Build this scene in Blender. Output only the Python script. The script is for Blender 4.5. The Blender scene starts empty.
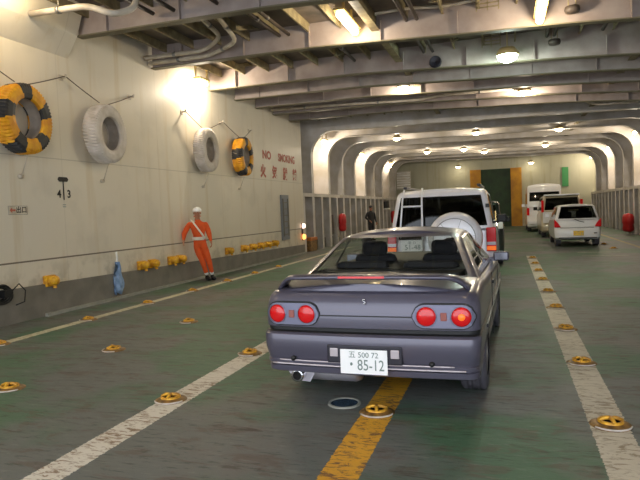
import bpy, bmesh, math, random
from math import sin, cos, pi, radians, atan2, sqrt
from mathutils import Vector, Matrix
random.seed(7)
S = bpy.context.scene
COL = S.collection

# ------------------------------------------------------------------ helpers
def link(o, parent=None):
    COL.objects.link(o)
    if parent is not None: o.parent = parent
    return o
def tag(o, label=None, cat=None, group=None, kind=None):
    if label: o['label'] = label
    if cat: o['category'] = cat
    if group: o['group'] = group
    if kind: o['kind'] = kind
    return o
def thing(name, label, cat, loc=(0, 0, 0), rz=0, group=None):
    o = bpy.data.objects.new(name, None); o.empty_display_size = .1
    link(o); o.location = loc; o.rotation_euler = (0, 0, rz)
    return tag(o, label, cat, group)

class MB:
    """collects shapes, linked as one mesh object"""
    def __init__(s): s.v = []; s.f = []; s.m = []; s.sm = []
    def add(s, vs, fs, mi=0, smooth=False):
        b = len(s.v); s.v += [tuple(p) for p in vs]
        for f in fs:
            s.f.append([b + i for i in f]); s.m.append(mi); s.sm.append(smooth)
    def box(s, c, d, rot=None, mi=0):
        hx, hy, hz = d[0] / 2, d[1] / 2, d[2] / 2
        vs = [Vector((x, y, z)) for x in (-hx, hx) for y in (-hy, hy) for z in (-hz, hz)]
        if rot is not None: vs = [rot @ p for p in vs]
        vs = [p + Vector(c) for p in vs]
        s.add(vs, [(0, 1, 3, 2), (4, 6, 7, 5), (0, 4, 5, 1), (2, 3, 7, 6), (0, 2, 6, 4), (1, 5, 7, 3)], mi)
    def b2(s, x0, x1, y0, y1, z0, z1, mi=0):
        s.box(((x0 + x1) / 2, (y0 + y1) / 2, (z0 + z1) / 2), (abs(x1 - x0), abs(y1 - y0), abs(z1 - z0)), None, mi)
    def tube(s, pts, r, n=8, mi=0, cap=True, radii=None):
        pts = [Vector(p) for p in pts]; rings = []
        prev = None
        for i, p in enumerate(pts):
            a = pts[max(i - 1, 0)]; b = pts[min(i + 1, len(pts) - 1)]
            d = (b - a).normalized()
            if prev is None:
                h = Vector((0, 0, 1)) if abs(d.z) < .9 else Vector((1, 0, 0))
                u = d.cross(h).normalized()
            else:
                u = (prev - d * prev.dot(d))
                u = u.normalized() if u.length > 1e-6 else d.orthogonal().normalized()
            prev = u; w = d.cross(u)
            rr = radii[i] if radii else r
            rings.append([p + (u * cos(2 * pi * k / n) + w * sin(2 * pi * k / n)) * rr for k in range(n)])
        vs = [q for R in rings for q in R]; fs = []
        for i in range(len(pts) - 1):
            for k in range(n):
                fs.append((i * n + k, i * n + (k + 1) % n, (i + 1) * n + (k + 1) % n, (i + 1) * n + k))
        s.add(vs, fs, mi, True)
        if cap:
            s.add(rings[0], [tuple(range(n - 1, -1, -1))], mi); s.add(rings[-1], [tuple(range(n))], mi)
    def lathe(s, prof, c=(0, 0, 0), axis='Z', n=24, mi=0, smooth=True, mif=None, rmod=None):
        """prof: list of (r, h)"""
        vs = []
        for (r, h) in prof:
            for k in range(n):
                a = 2 * pi * k / n
                rr = r if rmod is None else rmod(r, h, k)
                x, y = rr * cos(a), rr * sin(a)
                if axis == 'Z': p = (x, y, h)
                elif axis == 'X': p = (h, x, y)
                else: p = (x, h, y)
                vs.append((p[0] + c[0], p[1] + c[1], p[2] + c[2]))
        b = len(s.v); s.v += vs
        for i in range(len(prof) - 1):
            for k in range(n):
                f = (i * n + k, i * n + (k + 1) % n, (i + 1) * n + (k + 1) % n, (i + 1) * n + k)
                s.f.append([b + q for q in f]); s.m.append(mif(i, k) if mif else mi); s.sm.append(smooth)
    def disc(s, c, r, axis='Y', n=24, mi=0):
        vs = []
        for k in range(n):
            a = 2 * pi * k / n; x, y = r * cos(a), r * sin(a)
            p = (x, 0, y) if axis == 'Y' else ((0, x, y) if axis == 'X' else (x, y, 0))
            vs.append((p[0] + c[0], p[1] + c[1], p[2] + c[2]))
        s.add(vs, [tuple(range(n))], mi)
    def prism(s, poly, axis, a, b, mi=0):
        """extrude a 2D polygon between a and b along axis"""
        n = len(poly)
        def P(u, v, h):
            return (h, u, v) if axis == 'X' else ((u, h, v) if axis == 'Y' else (u, v, h))
        vs = [P(u, v, a) for u, v in poly] + [P(u, v, b) for u, v in poly]
        fs = [tuple(range(n)), tuple(range(2 * n - 1, n - 1, -1))] + [(i, (i + 1) % n, n + (i + 1) % n, n + i) for i in range(n)]
        s.add(vs, fs, mi)
    def build(s, name, mats, parent=None, bevel=0, solid=0, fixn=True):
        me = bpy.data.meshes.new(name)
        me.from_pydata(s.v, [], s.f)
        if not isinstance(mats, (list, tuple)): mats = [mats]
        for m in mats: me.materials.append(m)
        for p, mi, sm in zip(me.polygons, s.m, s.sm):
            p.material_index = mi; p.use_smooth = sm
        if fixn:
            bm = bmesh.new(); bm.from_mesh(me)
            bmesh.ops.remove_doubles(bm, verts=bm.verts, dist=1e-5)
            bmesh.ops.recalc_face_normals(bm, faces=bm.faces)
            bm.to_mesh(me); bm.free()
        me.update()
        o = bpy.data.objects.new(name, me); link(o, parent)
        if solid:
            md = o.modifiers.new('s', 'SOLIDIFY'); md.thickness = solid; md.offset = -1
        if bevel:
            md = o.modifiers.new('b', 'BEVEL'); md.width = bevel; md.segments = 2; md.limit_method = 'ANGLE'; md.angle_limit = radians(40)
        return o

def copy_tree(o, parent=None):
    c = o.copy(); COL.objects.link(c); c.parent = parent
    for ch in list(o.children): copy_tree(ch, c)
    return c

def text_obj(name, body, size, mat, loc, rot, parent=None, depth=.002, align='CENTER', sx=1, bold=0):
    cu = bpy.data.curves.new(name, 'FONT'); cu.body = body; cu.size = size; cu.extrude = depth
    cu.align_x = align; cu.align_y = 'CENTER'; cu.offset = bold; cu.resolution_u = 4
    t = bpy.data.objects.new(name + '_c', cu); COL.objects.link(t)
    dg = bpy.context.evaluated_depsgraph_get(); dg.update()
    me = bpy.data.meshes.new_from_object(t.evaluated_get(dg))
    bpy.data.objects.remove(t)
    me.materials.clear(); me.materials.append(mat)
    o = bpy.data.objects.new(name, me); link(o, parent)
    o.location = loc; o.rotation_euler = rot; o.scale = (sx, 1, 1)
    return o

# ------------------------------------------------------------------ materials
def lin(c):
    return tuple(((v / 255) / 12.92 if v / 255 < .04045 else ((v / 255 + .055) / 1.055) ** 2.4) for v in c) + (1,)
def mat(name, rgb, rough=.6, metal=0, spec=.5, coat=0, noise=0, nscale=6, rgb2=None, emit=0, bump=0):
    m = bpy.data.materials.new(name); m.use_nodes = True
    nt = m.node_tree; b = nt.nodes['Principled BSDF']
    c = lin(rgb)
    b.inputs['Base Color'].default_value = c
    b.inputs['Roughness'].default_value = rough; b.inputs['Metallic'].default_value = metal
    b.inputs['Specular IOR Level'].default_value = spec; b.inputs['Coat Weight'].default_value = coat
    b.inputs['Coat Roughness'].default_value = .05
    if emit:
        b.inputs['Emission Color'].default_value = c; b.inputs['Emission Strength'].default_value = emit
    if noise or rgb2:
        tc = nt.nodes.new('ShaderNodeTexCoord'); nz = nt.nodes.new('ShaderNodeTexNoise')
        nz.inputs['Scale'].default_value = nscale; nz.inputs['Detail'].default_value = 6
        nt.links.new(tc.outputs['Object'], nz.inputs['Vector'])
        r = nt.nodes.new('ShaderNodeValToRGB'); r.color_ramp.elements[0].position = .35; r.color_ramp.elements[1].position = .65
        c2 = lin(rgb2) if rgb2 else tuple(v * (1 - noise) for v in c[:3]) + (1,)
        r.color_ramp.elements[0].color = c2; r.color_ramp.elements[1].color = c
        nt.links.new(nz.outputs['Fac'], r.inputs['Fac']); nt.links.new(r.outputs['Color'], b.inputs['Base Color'])
        if bump:
            bp = nt.nodes.new('ShaderNodeBump'); bp.inputs['Strength'].default_value = bump; bp.inputs['Distance'].default_value = .02
            nt.links.new(nz.outputs['Fac'], bp.inputs['Height']); nt.links.new(bp.outputs['Normal'], b.inputs['Normal'])
    return m
def glass(name, tint, fres=.5):
    m = bpy.data.materials.new(name); m.use_nodes = True; nt = m.node_tree; nt.nodes.clear()
    o = nt.nodes.new('ShaderNodeOutputMaterial'); t = nt.nodes.new('ShaderNodeBsdfTransparent'); g = nt.nodes.new('ShaderNodeBsdfGlossy')
    mx = nt.nodes.new('ShaderNodeMixShader'); f = nt.nodes.new('ShaderNodeFresnel'); ge = nt.nodes.new('ShaderNodeNewGeometry'); mr = nt.nodes.new('ShaderNodeMapRange'); mr.inputs[3].default_value = 1.5; mr.inputs[4].default_value = 1 / 1.5; nt.links.new(ge.outputs['Backfacing'], mr.inputs[0]); nt.links.new(mr.outputs[0], f.inputs['IOR'])
    t.inputs['Color'].default_value = tuple(tint) + (1,); g.inputs['Roughness'].default_value = .02
    nt.links.new(f.outputs[0], mx.inputs[0]); nt.links.new(t.outputs[0], mx.inputs[1]); nt.links.new(g.outputs[0], mx.inputs[2])
    nt.links.new(mx.outputs[0], o.inputs['Surface'])
    return m

class NG:
    def __init__(s, m): s.nt = m.node_tree
    def n(s, t, **k):
        x = s.nt.nodes.new(t)
        for a, v in k.items(): setattr(x, a, v)
        return x
    def put(s, v, sock):
        if isinstance(v, (int, float)): sock.default_value = v
        elif isinstance(v, tuple): sock.default_value = v
        else: s.nt.links.new(v, sock)
    def math(s, op, a, b=0, c=0, clamp=False):
        x = s.n('ShaderNodeMath', operation=op, use_clamp=clamp)
        s.put(a, x.inputs[0]); s.put(b, x.inputs[1]); s.put(c, x.inputs[2]); return x.outputs[0]
    def mix(s, f, a, b):
        x = s.n('ShaderNodeMix', data_type='RGBA'); s.put(f, x.inputs[0]); s.put(a, x.inputs[6]); s.put(b, x.inputs[7]); return x.outputs[2]
    def noise(s, vec, scale, detail=5, rough=.55, dist=0):
        x = s.n('ShaderNodeTexNoise'); s.put(vec, x.inputs['Vector']); x.inputs['Scale'].default_value = scale
        x.inputs['Detail'].default_value = detail; x.inputs['Roughness'].default_value = rough; x.inputs['Distortion'].default_value = dist
        return x.outputs['Fac']
    def map(s, vec, sc=(1, 1, 1), loc=(0, 0, 0)):
        x = s.n('ShaderNodeMapping'); s.put(vec, x.inputs[0]); x.inputs['Scale'].default_value = sc; x.inputs['Location'].default_value = loc; return x.outputs[0]
    def ss(s, v, a, b):
        x = s.n('ShaderNodeMapRange', interpolation_type='SMOOTHSTEP'); s.put(v, x.inputs[0])
        x.inputs[1].default_value = a; x.inputs[2].default_value = b; return x.outputs[0]

def floor_mat():
    m = bpy.data.materials.new('deck_paint'); m.use_nodes = True; g = NG(m); nt = m.node_tree
    b = nt.nodes['Principled BSDF']
    tc = g.n('ShaderNodeTexCoord').outputs['Object']
    sp = g.n('ShaderNodeSeparateXYZ'); g.put(tc, sp.inputs[0]); X, Y = sp.outputs[0], sp.outputs[1]
    n1 = g.noise(tc, .45, 4); n2 = g.noise(g.map(tc, (1.6, 4, 1)), 1.5, 8, .65, .6); n3 = g.noise(g.map(tc, (1, 5, 1), (3, 1, 0)), 5, 6, .7)
    c = g.mix(g.ss(n1, .44, .56), lin((103, 107, 104)), lin((76, 108, 84)))
    n5 = g.noise(tc, .8, 5, .6)
    c = g.mix(g.math('MULTIPLY', g.ss(n5, .52, .66), .6), c, lin((112, 108, 103)))
    c = g.mix(g.math('MULTIPLY', g.ss(n2, .53, .62), .5), c, lin((98, 78, 70)))
    c = g.mix(g.math('MULTIPLY', g.ss(n3, .56, .66), .38), c, lin((132, 134, 128)))
    c = g.mix(g.math('MULTIPLY', g.ss(n3, .45, .36), .5), c, lin((40, 46, 40)))
    n4 = g.noise(g.map(tc, (.7, 4, 1), (9, 2, 0)), 2.6, 8, .72, .5)
    c = g.mix(g.math('MULTIPLY', g.ss(n4, .57, .66), .6), c, lin((58, 44, 38)))
    n6 = g.noise(g.map(tc, (1.2, 3, 1), (4, 7, 0)), 9, 4, .7)
    c = g.mix(g.math('MULTIPLY', g.ss(n6, .60, .70), .4), c, lin((40, 72, 50)))
    # plate seams of the deck
    fy = g.math('PINGPONG', Y, 3.0)
    c = g.mix(g.math('MULTIPLY', g.math('LESS_THAN', fy, .008), .5), c, lin((52, 56, 50)))
    wear = g.noise(g.map(tc, (5, 14, 1)), 1.6, 7, .75, .8); wear2 = g.noise(tc, 1.6, 6, .7)
    edge = g.math('MULTIPLY', g.math('SUBTRACT', g.noise(g.map(tc, (9, 26, 1)), 1.2, 4, .7), .5), .05)
    def line(c, x0, x1, y0, y1, col, worn, amt=.93):
        xx = g.math('ADD', X, edge)
        a = g.math('MULTIPLY', g.math('GREATER_THAN', xx, x0), g.math('LESS_THAN', xx, x1))
        a = g.math('MULTIPLY', a, g.math('MULTIPLY', g.math('GREATER_THAN', Y, y0), g.math('LESS_THAN', Y, y1)))
        w = g.math('MULTIPLY', g.ss(wear, .57, .50), amt)
        w = g.math('ADD', w, g.math('MULTIPLY', g.ss(wear2, .47, .60), .6), clamp=True)
        cc = g.mix(w, worn, col)
        return g.mix(g.math('MULTIPLY', a, .95), c, cc)
    c = line(c, .51, .76, -3, 18.3, lin((208, 198, 180)), lin((150, 134, 112)))
    c = line(c, -2.86, -2.61, -3, 30, lin((220, 214, 202)), lin((140, 116, 92)))
    c = line(c, -1.10, -.86, -3, 30, lin((230, 170, 48)), lin((128, 90, 58)))
    c = line(c, -6.43, -6.26, -3, 24, lin((205, 200, 175)), lin((160, 150, 120)))
    c = line(c, 3.98, 4.10, 8, 40, lin((170, 150, 90)), lin((100, 90, 60)))
    c = line(c, 2.0, 3.2, 18.0, 18.12, lin((165, 165, 150)), lin((90, 95, 85)))
    c = line(c, 2.0, 3.2, 19.2, 19.35, lin((165, 165, 150)), lin((90, 95, 85)))
    nt.links.new(c, b.inputs['Base Color'])
    r = g.math('ADD', g.math('MULTIPLY', n2, .3), .42)
    nt.links.new(r, b.inputs['Roughness']); b.inputs['Specular IOR Level'].default_value = .35
    bp = g.n('ShaderNodeBump'); bp.inputs['Strength'].default_value = .35; bp.inputs['Distance'].default_value = .01
    nt.links.new(g.math('ADD', n3, n2), bp.inputs['Height']); nt.links.new(bp.outputs[0], b.inputs['Normal'])
    return m
def wall_mat(name, base, stain, seams=(), axis='Y'):
    m = bpy.data.materials.new(name); m.use_nodes = True; g = NG(m); nt = m.node_tree; b = nt.nodes['Principled BSDF']
    tc = g.n('ShaderNodeTexCoord').outputs['Object']
    sp = g.n('ShaderNodeSeparateXYZ'); g.put(tc, sp.inputs[0]); Y, Z = sp.outputs[1], sp.outputs[2]
    a = g.noise(g.map(tc, (2.2, 2.2, .16)), 1.6, 5, .6); c2 = g.noise(tc, 1.3, 4)
    c = g.mix(g.math('MULTIPLY', g.ss(a, .52, .72), .45), lin(base), lin(stain))
    c = g.mix(g.math('MULTIPLY', g.ss(c2, .5, .7), .22), c, lin([v * .82 for v in base]))
    low = g.math('MULTIPLY', g.ss(g.noise(tc, 2.6, 6, .65), .46, .62), g.ss(Z, 1.1, .55))
    c = g.mix(g.math('MULTIPLY', low, .3), c, lin((128, 116, 92)))
    for z, w, k in seams:
        d = g.math('ABSOLUTE', g.math('SUBTRACT', Z, z))
        c = g.mix(g.math('MULTIPLY', g.math('LESS_THAN', d, w), k), c, lin((82, 68, 50)))
    if seams:
        d = g.math('PINGPONG', g.math('ADD', Y, .6), 1.5)
        c = g.mix(g.math('MULTIPLY', g.math('LESS_THAN', d, .01), .12), c, lin((120, 105, 80)))
    nt.links.new(c, b.inputs['Base Color']); b.inputs['Roughness'].default_value = .48; b.inputs['Specular IOR Level'].default_value = .4
    bp = g.n('ShaderNodeBump'); bp.inputs['Strength'].default_value = .15; bp.inputs['Distance'].default_value = .05
    nt.links.new(g.noise(tc, .9, 2), bp.inputs['Height']); nt.links.new(bp.outputs[0], b.inputs['Normal'])
    return m
M = {}
M['floor'] = floor_mat()
M['wall'] = wall_mat('cream_wall_paint', (220, 211, 194), (200, 180, 142), seams=((.94, .013, .85), (2.65, .008, .3)))
M['wall_grey'] = wall_mat('recess_paint', (205, 202, 204), (150, 135, 105))
M['wall_end'] = wall_mat('end_wall_paint', (176, 174, 152), (150, 140, 105))
M['coaming'] = mat('grey_coaming', (130, 125, 116), .6, noise=.25, nscale=3)
M['foot'] = mat('pale_foot_strip', (158, 158, 148), .6, noise=.2)
M['beam'] = mat('beam_paint', (172, 159, 154), .5, rgb2=(152, 138, 132), nscale=2.5)
M['flange'] = mat('flange_paint', (114, 108, 84), .6, rgb2=(112, 104, 82), nscale=5)
M['frame'] = mat('frame_paint', (210, 205, 202), .5, rgb2=(190, 182, 170), nscale=2)
M['plate'] = mat('ceiling_paint', (120, 108, 98), .7, rgb2=(80, 74, 68), nscale=2)
M['stiff'] = mat('stiffener_paint', (158, 146, 112), .6, rgb2=(124, 112, 86), nscale=6)
M['pipe'] = mat('pipe_paint', (205, 196, 182), .5, rgb2=(180, 168, 150), nscale=4)
M['darkpipe'] = mat('dark_pipe', (78, 68, 62), .6, noise=.3)
M['metal'] = mat('galvanised', (150, 148, 145), .4, .8)
M['rubber'] = mat('rubber', (88, 86, 94), .6, noise=.2)
M['tyrewhite'] = mat('white_tyre_paint', (214, 206, 200), .65, rgb2=(190, 180, 168), nscale=5)
M['tyreyellow'] = mat('yellow_tyre_paint', (228, 168, 20), .6, rgb2=(205, 135, 25), nscale=8)
M['tyreblack'] = mat('black_tyre_paint', (42, 42, 44), .6)
M['tyreinner'] = mat('tyre_inner', (170, 160, 150), .7, noise=.3)
M['yellow'] = mat('yellow_paint', (238, 184, 34), .45, rgb2=(190, 125, 35), nscale=14)
M['fit'] = mat('worn_yellow_steel', (236, 178, 50), .38, .2, rgb2=(176, 124, 50), nscale=18, bump=.3)
M['fitbase'] = mat('rusty_steel', (160, 122, 66), .5, .3, rgb2=(105, 82, 55), nscale=12, bump=.3)
M['hole'] = mat('dark_hollow', (22, 18, 14), .9)
M['black'] = mat('black_plastic', (24, 24, 26), .5)
M['blackpaint'] = mat('black_sign_paint', (35, 30, 28), .6)
M['redpaint'] = mat('red_sign_paint', (176, 72, 56), .6, rgb2=(190, 110, 90), nscale=14)
M['red'] = mat('red_cover', (190, 30, 32), .5, noise=.2)
M['white'] = mat('white_plastic', (235, 235, 232), .4)
M['blue'] = mat('blue_cloth', (160, 190, 232), .8, rgb2=(110, 142, 190), nscale=9)
M['orange'] = mat('orange_coverall', (232, 92, 32), .8, noise=.15, nscale=8)
M['skin'] = mat('skin', (176, 120, 92), .6)
M['vest'] = mat('reflective_strip', (240, 238, 225), .3, .1)
M['darkcloth'] = mat('dark_cloth', (36, 36, 40), .8)
M['green'] = mat('green_door_paint', (36, 68, 34), .6, rgb2=(26, 50, 26), nscale=2)
M['doorframe'] = mat('yellow_door_frame', (196, 140, 20), .6, rgb2=(165, 112, 20), nscale=2)
M['grey'] = mat('grey_door', (128, 132, 140), .5)
M['greenlamp'] = mat('green_panel', (60, 140, 80), .5)
M['plateb'] = mat('white_number_plate', (250, 250, 250), .35, emit=0)
M['platey'] = mat('yellow_number_plate', (235, 190, 40), .35)
M['platetext'] = mat('plate_green_text', (120, 135, 130), .5)
M['gun'] = mat('gunmetal_car_paint', (90, 87, 102), .33, .28, coat=.4)
M['gun_dark'] = mat('dark_trim_grey', (44, 42, 52), .4, .2)
M['silverpaint'] = mat('silver_car_paint', (236, 235, 240), .3, .1, coat=.6)
M['whitepaint'] = mat('white_car_paint', (238, 238, 240), .3, 0, coat=.8)
M['creampaint'] = mat('pale_beige_car_paint', (190, 180, 155), .35, .2, coat=.6)
M['darkcar'] = mat('dark_green_car_paint', (40, 48, 44), .3, .3, coat=.7)
M['chrome'] = mat('chrome', (215, 215, 220), .12, 1)
M['lens_red'] = mat('red_lamp_lens', (214, 20, 26), .15, 0, .5, coat=.35)
M['lens_dull'] = mat('red_lamp_plastic', (225, 16, 22), .4, 0, .15)
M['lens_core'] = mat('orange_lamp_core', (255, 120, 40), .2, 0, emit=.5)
M['lens_amber'] = mat('dull_amber_reflector', (150, 84, 76), .3)
M['lens_clear'] = mat('clear_lamp', (200, 190, 195), .15, .2)
M['lampsur'] = mat('lamp_surround', (128, 128, 150), .3, .6)
M['mirror'] = mat('mirror_face', (90, 90, 96), .08, 1)
M['seat'] = mat('seat_cloth', (40, 40, 46), .9)
M['glass'] = glass('car_glass', (.86, .89, .86)); M['dglass'] = glass('tinted_glass', (.06, .065, .065)); M['mglass'] = glass('grey_glass', (.3, .32, .3))
M['muffler'] = mat('muffler_steel', (215, 210, 220), .35, .7)
M['emw'] = mat('warm_lamp_glow', (255, 226, 160), .5, emit=18)
M['emg'] = mat('cool_lamp_glow', (205, 255, 222), .5, emit=45)
M['emd'] = mat('small_lamp_glow', (255, 236, 190), .5, emit=22)
M['emo'] = mat('orange_lamp_glow', (255, 170, 90), .5, emit=2.5)
M['emp'] = mat('white_lamp_glow', (255, 225, 205), .5, emit=2.5)
M['lampbody'] = mat('lamp_housing', (190, 170, 120), .5)
M['rope'] = mat('steel_chain', (92, 80, 70), .6, .3)
M['helmet'] = mat('white_helmet', (240, 240, 240), .3)

# ------------------------------------------------------------------ setting
XL, XR = -7.4, 5.4        # inner faces of the hold
ZP = 5.34                 # overhead plating
END = 43.0
mb = MB(); mb.b2(XL - 1.2, XR + 1.2, -3, END + .5, -.1, 0); o = mb.build('floor', M['floor']); tag(o, kind='structure')
mb = MB(); mb.b2(XL - 1.2, XR + 1.2, -3, END + .5, ZP, ZP + .08); o = mb.build('ceiling', M['plate']); tag(o, kind='structure')
mb = MB(); mb.b2(XL - .1, XL, -3, 21.05, 0, ZP); o = mb.build('wall_left', M['wall']); tag(o, kind='structure')
mb = MB(); mb.b2(XL - 1.1, XL - .1, 20.95, 21.05, 0, ZP); o = mb.build('wall_left_return', M['wall']); tag(o, kind='structure')
mb = MB(); mb.b2(XL - 1.2, XL - 1.1, 21.05, END, 0, ZP); o = mb.build('wall_left_recess', M['wall_grey']); tag(o, kind='structure')
mb = MB(); mb.b2(XR + 1.1, XR + 1.2, -3, END, 0, ZP); o = mb.build('wall_right', M['wall_grey']); tag(o, kind='structure')
mb = MB(); mb.b2(XL - 1.2, -2.45, END, END + .1, 0, ZP); mb.b2(1.0, XR + 1.2, END, END + .1, 0, ZP); mb.b2(-2.45, 1.0, END, END + .1, 4.05, ZP)
o = mb.build('wall_back', M['wall_end']); tag(o, kind='structure')
# coaming: grey band at the wall foot whose top edge falls away forward
mb = MB(); mb.prism([(-3, 0), (20.9, 0), (20.9, .33), (6.9, .545), (-3, .62)], 'X', XL, XL + .05)
o = mb.build('baseboard_left', M['coaming']); tag(o, kind='structure')
mb = MB(); mb.b2(XL + .05, XL + .13, 7.75, 20.9, 0, .05); o = mb.build('trim_1', M['foot']); tag(o, kind='structure')
# sloping ventilation trunk along the top of the wall
mb = MB(); mb.prism([(XL, 4.46), (XL + .24, 4.82), (XL + .42, ZP), (XL, ZP)], 'Y', -2.9, 8.70); o = mb.build('trim_2', M['wall']); tag(o, kind='structure')

def zcam(x):                              # deck beams drop slightly towards starboard
    return 4.86 - .12 * max(0, min(1, (x + 3.5) / 3)) - .02 * max(0, x + .5) ** 1.6
tn = [3]
def struct_n(mb, mats, bevel=0):
    o = mb.build('trim_%d' % tn[0], mats); tn[0] += 1; tag(o, kind='structure'); return o
beamY = [-1.8, .9, 3.6, 6.2, 8.85, 11.35, 13.95, 15.45, 16.9, 18.35, 19.85]
xs = [XL + .02 + (XR + 1.1 - XL) * i / 26 for i in range(27)]
for yb in beamY:
    mb = MB(); n = len(xs)
    x0 = XL + (.16 if yb < 8.9 else 0)
    X_ = [max(x, x0) for x in xs]
    for (dy, mi) in ((.012, 0),):
        top = [(x, ZP) for x in X_]; bot = [(x, zcam(x)) for x in X_]
        mb.prism(bot + top[::-1], 'Y', yb - dy, yb + dy, 0)
    for i in range(n - 1):
        a, b = X_[i], X_[i + 1]
        if b - a < 1e-4: continue
        za, zb = zcam(a), zcam(b); w = .085; t = .022
        vs = [(a, yb - w, za), (b, yb - w, zb), (b, yb + w, zb), (a, yb + w, za), (a, yb - w, za - t), (b, yb - w, zb - t), (b, yb + w, zb - t), (a, yb + w, za - t)]
        mb.add(vs, [(0, 1, 2, 3), (4, 5, 6, 7), (0, 1, 5, 4), (3, 2, 6, 7)], 1)
    # small brackets on the web
    for k in range(9):
        xb = -6.6 + 1.45 * k
        mb.b2(xb - .008, xb + .008, yb - .085, yb - .012, zcam(xb), zcam(xb) + .42, 0)
    struct_n(mb, [M['beam'], M['flange']])
# longitudinal stiffeners on the overhead
for k in range(20):
    x = -7.0 + .66 * k
    mb = MB(); mb.b2(x - .006, x + .006, -3, END, ZP - .17, ZP); mb.b2(x - .03, x + .006, -3, END, ZP - .18, ZP - .17)
    struct_n(mb, M['stiff'])
# two deep longitudinal girders
for x in (-2.35, 2.85):
    mb = MB(); mb.b2(x - .012, x + .012, -3, END, zcam(x) + .22, ZP); mb.b2(x - .08, x + .08, -3, END, zcam(x) + .2, zcam(x) + .222)
    struct_n(mb, [M['stiff']])
# arch frames
frameY = [22.3 + 2.3 * i for i in range(9)]
def arch(y, left=True, right=True):
    mb = MB(); R = .95; zt = 4.72
    def inner():
        p = []
        p.append((XL, 0))
        for i in range(9):
            a = pi - (pi / 2) * i / 8; p.append((XL + R + R * cos(a), zt - R + R * sin(a)))
        for i in range(9):
            a = pi / 2 - (pi / 2) * i / 8; p.append((XR - R + R * cos(a), zt - .12 - R + R * sin(a)))
        p.append((XR, 0)); return p
    inn = inner()
    out = [(XL - 1.1, 0)]
    for i in range(9): out.append((XL - 1.1 + (1.1 + R) * (i / 8), ZP))
    for i in range(9): out.append((XR - R + (1.1 + R) * i / 8, ZP))
    out[1] = (XL - 1.1, ZP); out[-1] = (XR + 1.1, ZP); out.append((XR + 1.1, 0))
    n = len(inn)
    for i in range(n - 1):
        q = [inn[i], inn[i + 1], out[i + 1], out[i]]
        for s_ in (-.012, .012): mb.add([(p[0], y + s_, p[1]) for p in q], [(0, 1, 2, 3)], 0)
        a, b = inn[i], inn[i + 1]; w = .13
        dx, dz = b[0] - a[0], b[1] - a[1]; L = sqrt(dx * dx + dz * dz); nx, nz = -dz / L * .02, dx / L * .02
        vs = [(a[0], y - w, a[1]), (b[0], y - w, b[1]), (b[0], y + w, b[1]), (a[0], y + w, a[1])]
        vs += [(v[0] + nx, v[1], v[2] + nz) for v in vs]
        mb.add(vs, [(0, 1, 2, 3), (4, 5, 6, 7), (0, 1, 5, 4), (3, 2, 6, 7)], 1)
    struct_n(mb, [M['frame'], M['frame']])
for y in frameY: arch(y)
# right-hand frames nearer the camera too
for y in (20.0, 17.7, 15.4, 13.1, 10.8):
    mb = MB(); mb.b2(XR, XR + 1.1, y - .012, y + .012, 0, ZP); mb.b2(XR - .02, XR, y - .13, y + .13, 0, ZP - .9); struct_n(mb, [M['frame']])
# stringers (fender rails) and short posts below them
for (x, z, s_, y0) in ((XL, 2.22, -1, 21.05), (XR, 2.07, 1, 3)):
    mb = MB(); mb.b2(min(x, x - .1 * -s_), max(x, x - .1 * -s_), y0, END, z - .06, z + .06); mb.b2(min(x, x + s_ * 1.1), max(x, x + s_ * 1.1), y0, END, z + .06, z + .075)
    struct_n(mb, M['frame'])
    y = (21.15 if s_ < 0 else 18.85)
    while y < END:
        if min(abs(y - f) for f in frameY) > .3:
            mb = MB(); mb.b2(x, x + s_ * .5, y - .012, y + .012, 0, z - .06); mb.b2(x, x + s_ * .02, y - .1, y + .1, 0, z - .06); struct_n(mb, M['frame'])
        y += .575 * 2
    mb = MB(); mb.b2(min(x + s_ * .25, x + s_ * .3), max(x + s_ * .25, x + s_ * .3), y0, END, 0, .42)
    o = mb.build('baseboard_' + ('left_recess' if s_ < 0 else 'right'), M['coaming']); tag(o, kind='structure')
# end door
mb = MB(); mb.b2(-1.72, .28, END + .02, END + .1, 0, 4.05); d = mb.build('door_1', M['green']); tag(d, kind='structure')
for k in range(4):
    mb = MB(); mb.b2(-1.6 + .5 * k, -1.58 + .5 * k, END - .04, END + .02, 0, 4.0); mb.build('door_rib', M['green'], d)
for (a, b) in ((-2.45, -1.72), (.28, 1.0)):
    mb = MB(); mb.b2(a, b, END - .2, END + .1, 0, 4.05); struct_n(mb, M['doorframe'])
# narrow grey door in the left wall
mb = MB(); mb.b2(XL + .005, XL + .05, 18.65, 19.35, .62, 2.18); d = mb.build('door_2', M['grey']); tag(d, kind='structure')
mb = MB(); mb.b2(XL + .05, XL + .08, 18.75, 18.8, .75, 2.05); mb.b2(XL + .05, XL + .08, 19.2, 19.25, .75, 2.05)
for k in range(6): mb.b2(XL + .05, XL + .07, 18.75, 19.25, .8 + .22 * k, .83 + .22 * k)
mb.build('door_stiffener', M['coaming'], d)
# louvred panel at far left
t = thing('louvre_panel', 'white louvred ventilation panel high on the far left end of the hold', 'vent', (-6.95, END - 1.6, 2.9))
mb = MB(); mb.b2(-.5, .5, 0, .05, 0, 1.25); mb.build('backing', M['frame'], t)
mb = MB()
for k in range(7): mb.box((0, -.04, .12 + .17 * k), (.92, .1, .02), Matrix.Rotation(.6, 3, 'X'))
mb.build('slat', M['white'], t)
mb = MB(); mb.b2(-.3, .1, 0, .06, 0, 1.3)
o = mb.build('green_panel', M['greenlamp']); o.location = (3.9, END - .1, 2.6); tag(o, 'narrow green panel on the far right end wall', 'sign')

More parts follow.
